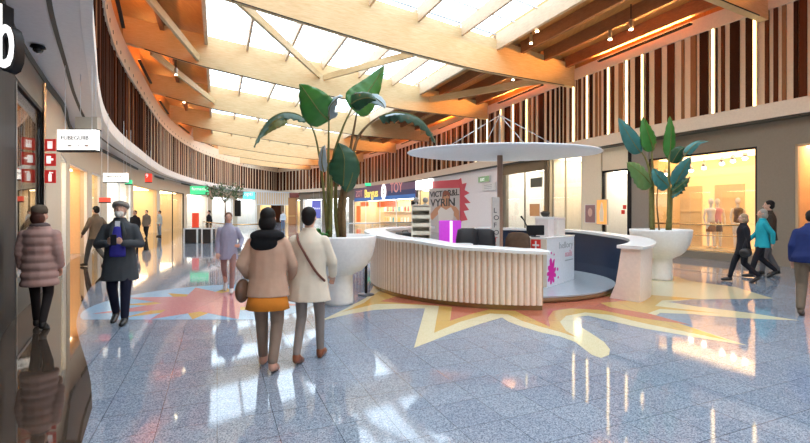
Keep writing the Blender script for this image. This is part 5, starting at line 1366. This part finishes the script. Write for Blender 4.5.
pm = person('person in a dark grey coat and flat cap looking down at a phone', (-4.13, 6.45, 0), yaw_to(.35, -1), 1.74, 'phone', 'phone', 'front_small', 'back_small', nod=-.35,
       hair=HG, hairstyle='short', top=cloth('coat_charcoal', (.055, .062, .07)), hem=.62, flare=1.12, trousers=cloth('trousers_navy', (.012, .013, .03)), shoe=SHB, extra=ex2, width=1.1)
Rz = Matrix.Rotation(yaw_to(.35, -1), 3, 'Z'); pp = V(-4.13, 6.45, 0)+Rz @ (V(0, .33, 1.22)*(1.74/1.75))
q = MB(); q.rbox(pp, (.075, .012, .15), .005, yaw_to(.35, -1)); one('mobile_phone', q, mat('phone_dark', (.02, .02, .025), .2), 'dark mobile phone held by the person in the flat cap', 'phone')
# 3 man in brown behind, walking left
person('person in a brown jacket walking left behind the flat cap person', (-9.1, 13.1, 0), yaw_to(-1, .25), 1.76, 'fwd', 'back', 'front', 'back', hair=HB, top=cloth('jacket_olive_brown', (.15, .11, .075)), topkind='jacket', hem=.80, flare=1.05, trousers=cloth('trousers_grey', (.08, .075, .07)), shoe=SHB)
# 4.. far people
def far(label, px, Y, h, yaw, top, tr, hr=HB, **k):
    p = at(px, 0, Y); return person(label, (p.x, p.y, 0), yaw, h, hair=hr, top=top, trousers=tr, shoe=SHB, **k)
far('distant person in a grey brown coat walking towards the viewer before the orange recess', 146.5, 27, 1.70, PI, cloth('coat_taupe', (.16, .13, .11)), BLK, legL='front_small', legR='back_small', hem=.75)
far('distant person in black half hidden behind the flat cap person', 135, 21, 1.66, PI, BLK, BLK, hem=.8)
far('pale blue figure standing in for a reflection by the tan lit shopfront', 159.5, 29, 1.68, 2.5, cloth('coat_paleblue', (.35, .45, .55)), cloth('jeans_pale', (.2, .28, .4)), hem=.85)  # added figure in place of a reflection in the shop glass
far('far person in a white top near the end of the mall', 283, 40, 1.7, PI, cloth('shirt_palewhite', (.6, .7, .8)), cloth('jeans_blue', (.12, .2, .35)), hem=.9)
far('far person in dark clothes behind the lavender top person', 209, 26, 1.68, PI*.8, BLK, BLK, hem=.85)
# 5 person in lavender
person('person in a lavender shirt walking towards the viewer by the medallion', (-3.55, 8.95, 0), yaw_to(.3, -1), 1.58, 'bag', 'down', 'front', 'back', turn=.1, hair=cloth('hair_chestnut', (.16, .07, .04), .6), hairstyle='short',
       top=cloth('shirt_lavender', (.36, .36, .47)), topkind='shirt', hem=.72, flare=1.0, trousers=cloth('trousers_mauve', (.30, .17, .15)), shoe=mat('shoe_pale', (.55, .5, .5), .5), leg_r=.85)
# 6 couple
def ex6(root, T, H, s, Rz, HR):
    q = MB(); q.ball(T((0, -.03, 1.46)), .19*s, .15*s, .075*s, 16, M=Rz); q.ball(T((-.02, -.10, 1.38)), .15*s, .07*s, .09*s, 14, M=Rz); o = q.build('scarf', cloth('scarf_black', (.012, .012, .014), .95, (25, .3), .6), root); remesh(o, .013, 1)
    q = MB(); q.ball(T((-.27, -.02, .86)), .07*s, .15*s, .13*s, 12, M=Rz); q.build('handbag', mat('bag_brown', (.14, .07, .04), .5), root)
person('person in a pinkish tan coat with a black scarf walking away', (-1.40, 4.55, 0), yaw_to(-.05, 1), 1.63, 'bag', 'fwd', 'front_small', 'back_small', hair=HB, hairstyle='bob', top=cloth('coat_tan', (.55, .35, .25)), hem=.80, flare=1.08, width=1.1,
       trousers=cloth('trousers_taupe', (.24, .17, .13)), shoe=mat('shoe_rose', (.55, .30, .22), .5), skirt=(cloth('skirt_orange', (.72, .24, .03)), .66, .86, .215), extra=ex6)
def ex7(root, T, H, s, Rz, HR):
    q = MB(); pts = [(.13, -.02, 1.46), (.08, -.135, 1.38), (.0, -.16, 1.25), (-.12, -.145, 1.05), (-.20, -.06, .93)]
    pts = [(-x, y, z) for x, y, z in pts]; q.tube(smooth_path([T(p) for p in pts]), .014*s, 8); q.build('bag_strap', mat('strap_brown', (.16, .05, .03), .5), root)
person('person in a cream coat with a brown shoulder strap walking away', (-1.03, 4.78, 0), yaw_to(.1, 1), 1.64, 'down', 'fwd', 'back_small', 'front_small', hair=HB, hairstyle='short', top=cloth('coat_cream', (.74, .65, .52)), hem=.70, flare=1.15, width=1.1,
       trousers=cloth('trousers_stone', (.25, .21, .19)), shoe=SHBR, extra=ex7, leg_r=.85)
# 7 right group
def ex8(root, T, H, s, Rz, HR):
    q = MB(); q.ball(T((-.30, .05, .78)), .06*s, .14*s, .12*s, 12, M=Rz); q.build('handbag', SHB, root)
    q = MB(); q.tube([T((-.30, .0, .88)), T((-.24, .02, 1.15)), T((-.16, 0, 1.43))], .01, 6); q.build('bag_strap', SHB, root)
person('person with blonde grey hair in a black coat striding left', (7.72, 10.15, 0), yaw_to(-1, .35), 1.55, 'down', 'back', 'back', 'front', hair=cloth('hair_ash', (.34, .24, .15), .6), hairstyle='bob', top=BLK, hem=.72, flare=1.15, trousers=BLK, shoe=SHB, width=1.12, extra=ex8)
person('person in a bright teal jacket walking left behind the black coat', (8.72, 10.85, 0), yaw_to(-1, .4), 1.66, 'back', 'fwd', 'front', 'back', hair=HG, hairstyle='bob', top=cloth('jacket_teal', (.02, .34, .42)), topkind='jacket', hem=.78, flare=1.1, trousers=BLK, shoe=SHB, width=1.15)
person('tall person in a dark brown jacket behind the teal jacket', (9.25, 11.3, 0), yaw_to(-.9, .6), 1.88, 'down', 'down', 'front_small', 'back_small', hair=HB, top=cloth('jacket_dark_brown', (.05, .035, .025)), topkind='jacket', hem=.82, flare=1.05, trousers=cloth('trousers_slate', (.12, .12, .13)), shoe=SHB)
person('person in a navy jacket and khaki trousers cut by the right edge', (6.27, 6.9, 0), yaw_to(.8, .7), 1.66, 'down', 'down', 'back_small', 'front', lean=.38, hair=HB, top=cloth('jacket_navy', (.012, .022, .10)), topkind='jacket', hem=.86, flare=1.08, trousers=cloth('trousers_khaki', (.16, .12, .085)), shoe=mat('shoe_mocha', (.10, .07, .05), .5), width=1.15, leg_r=1.1)
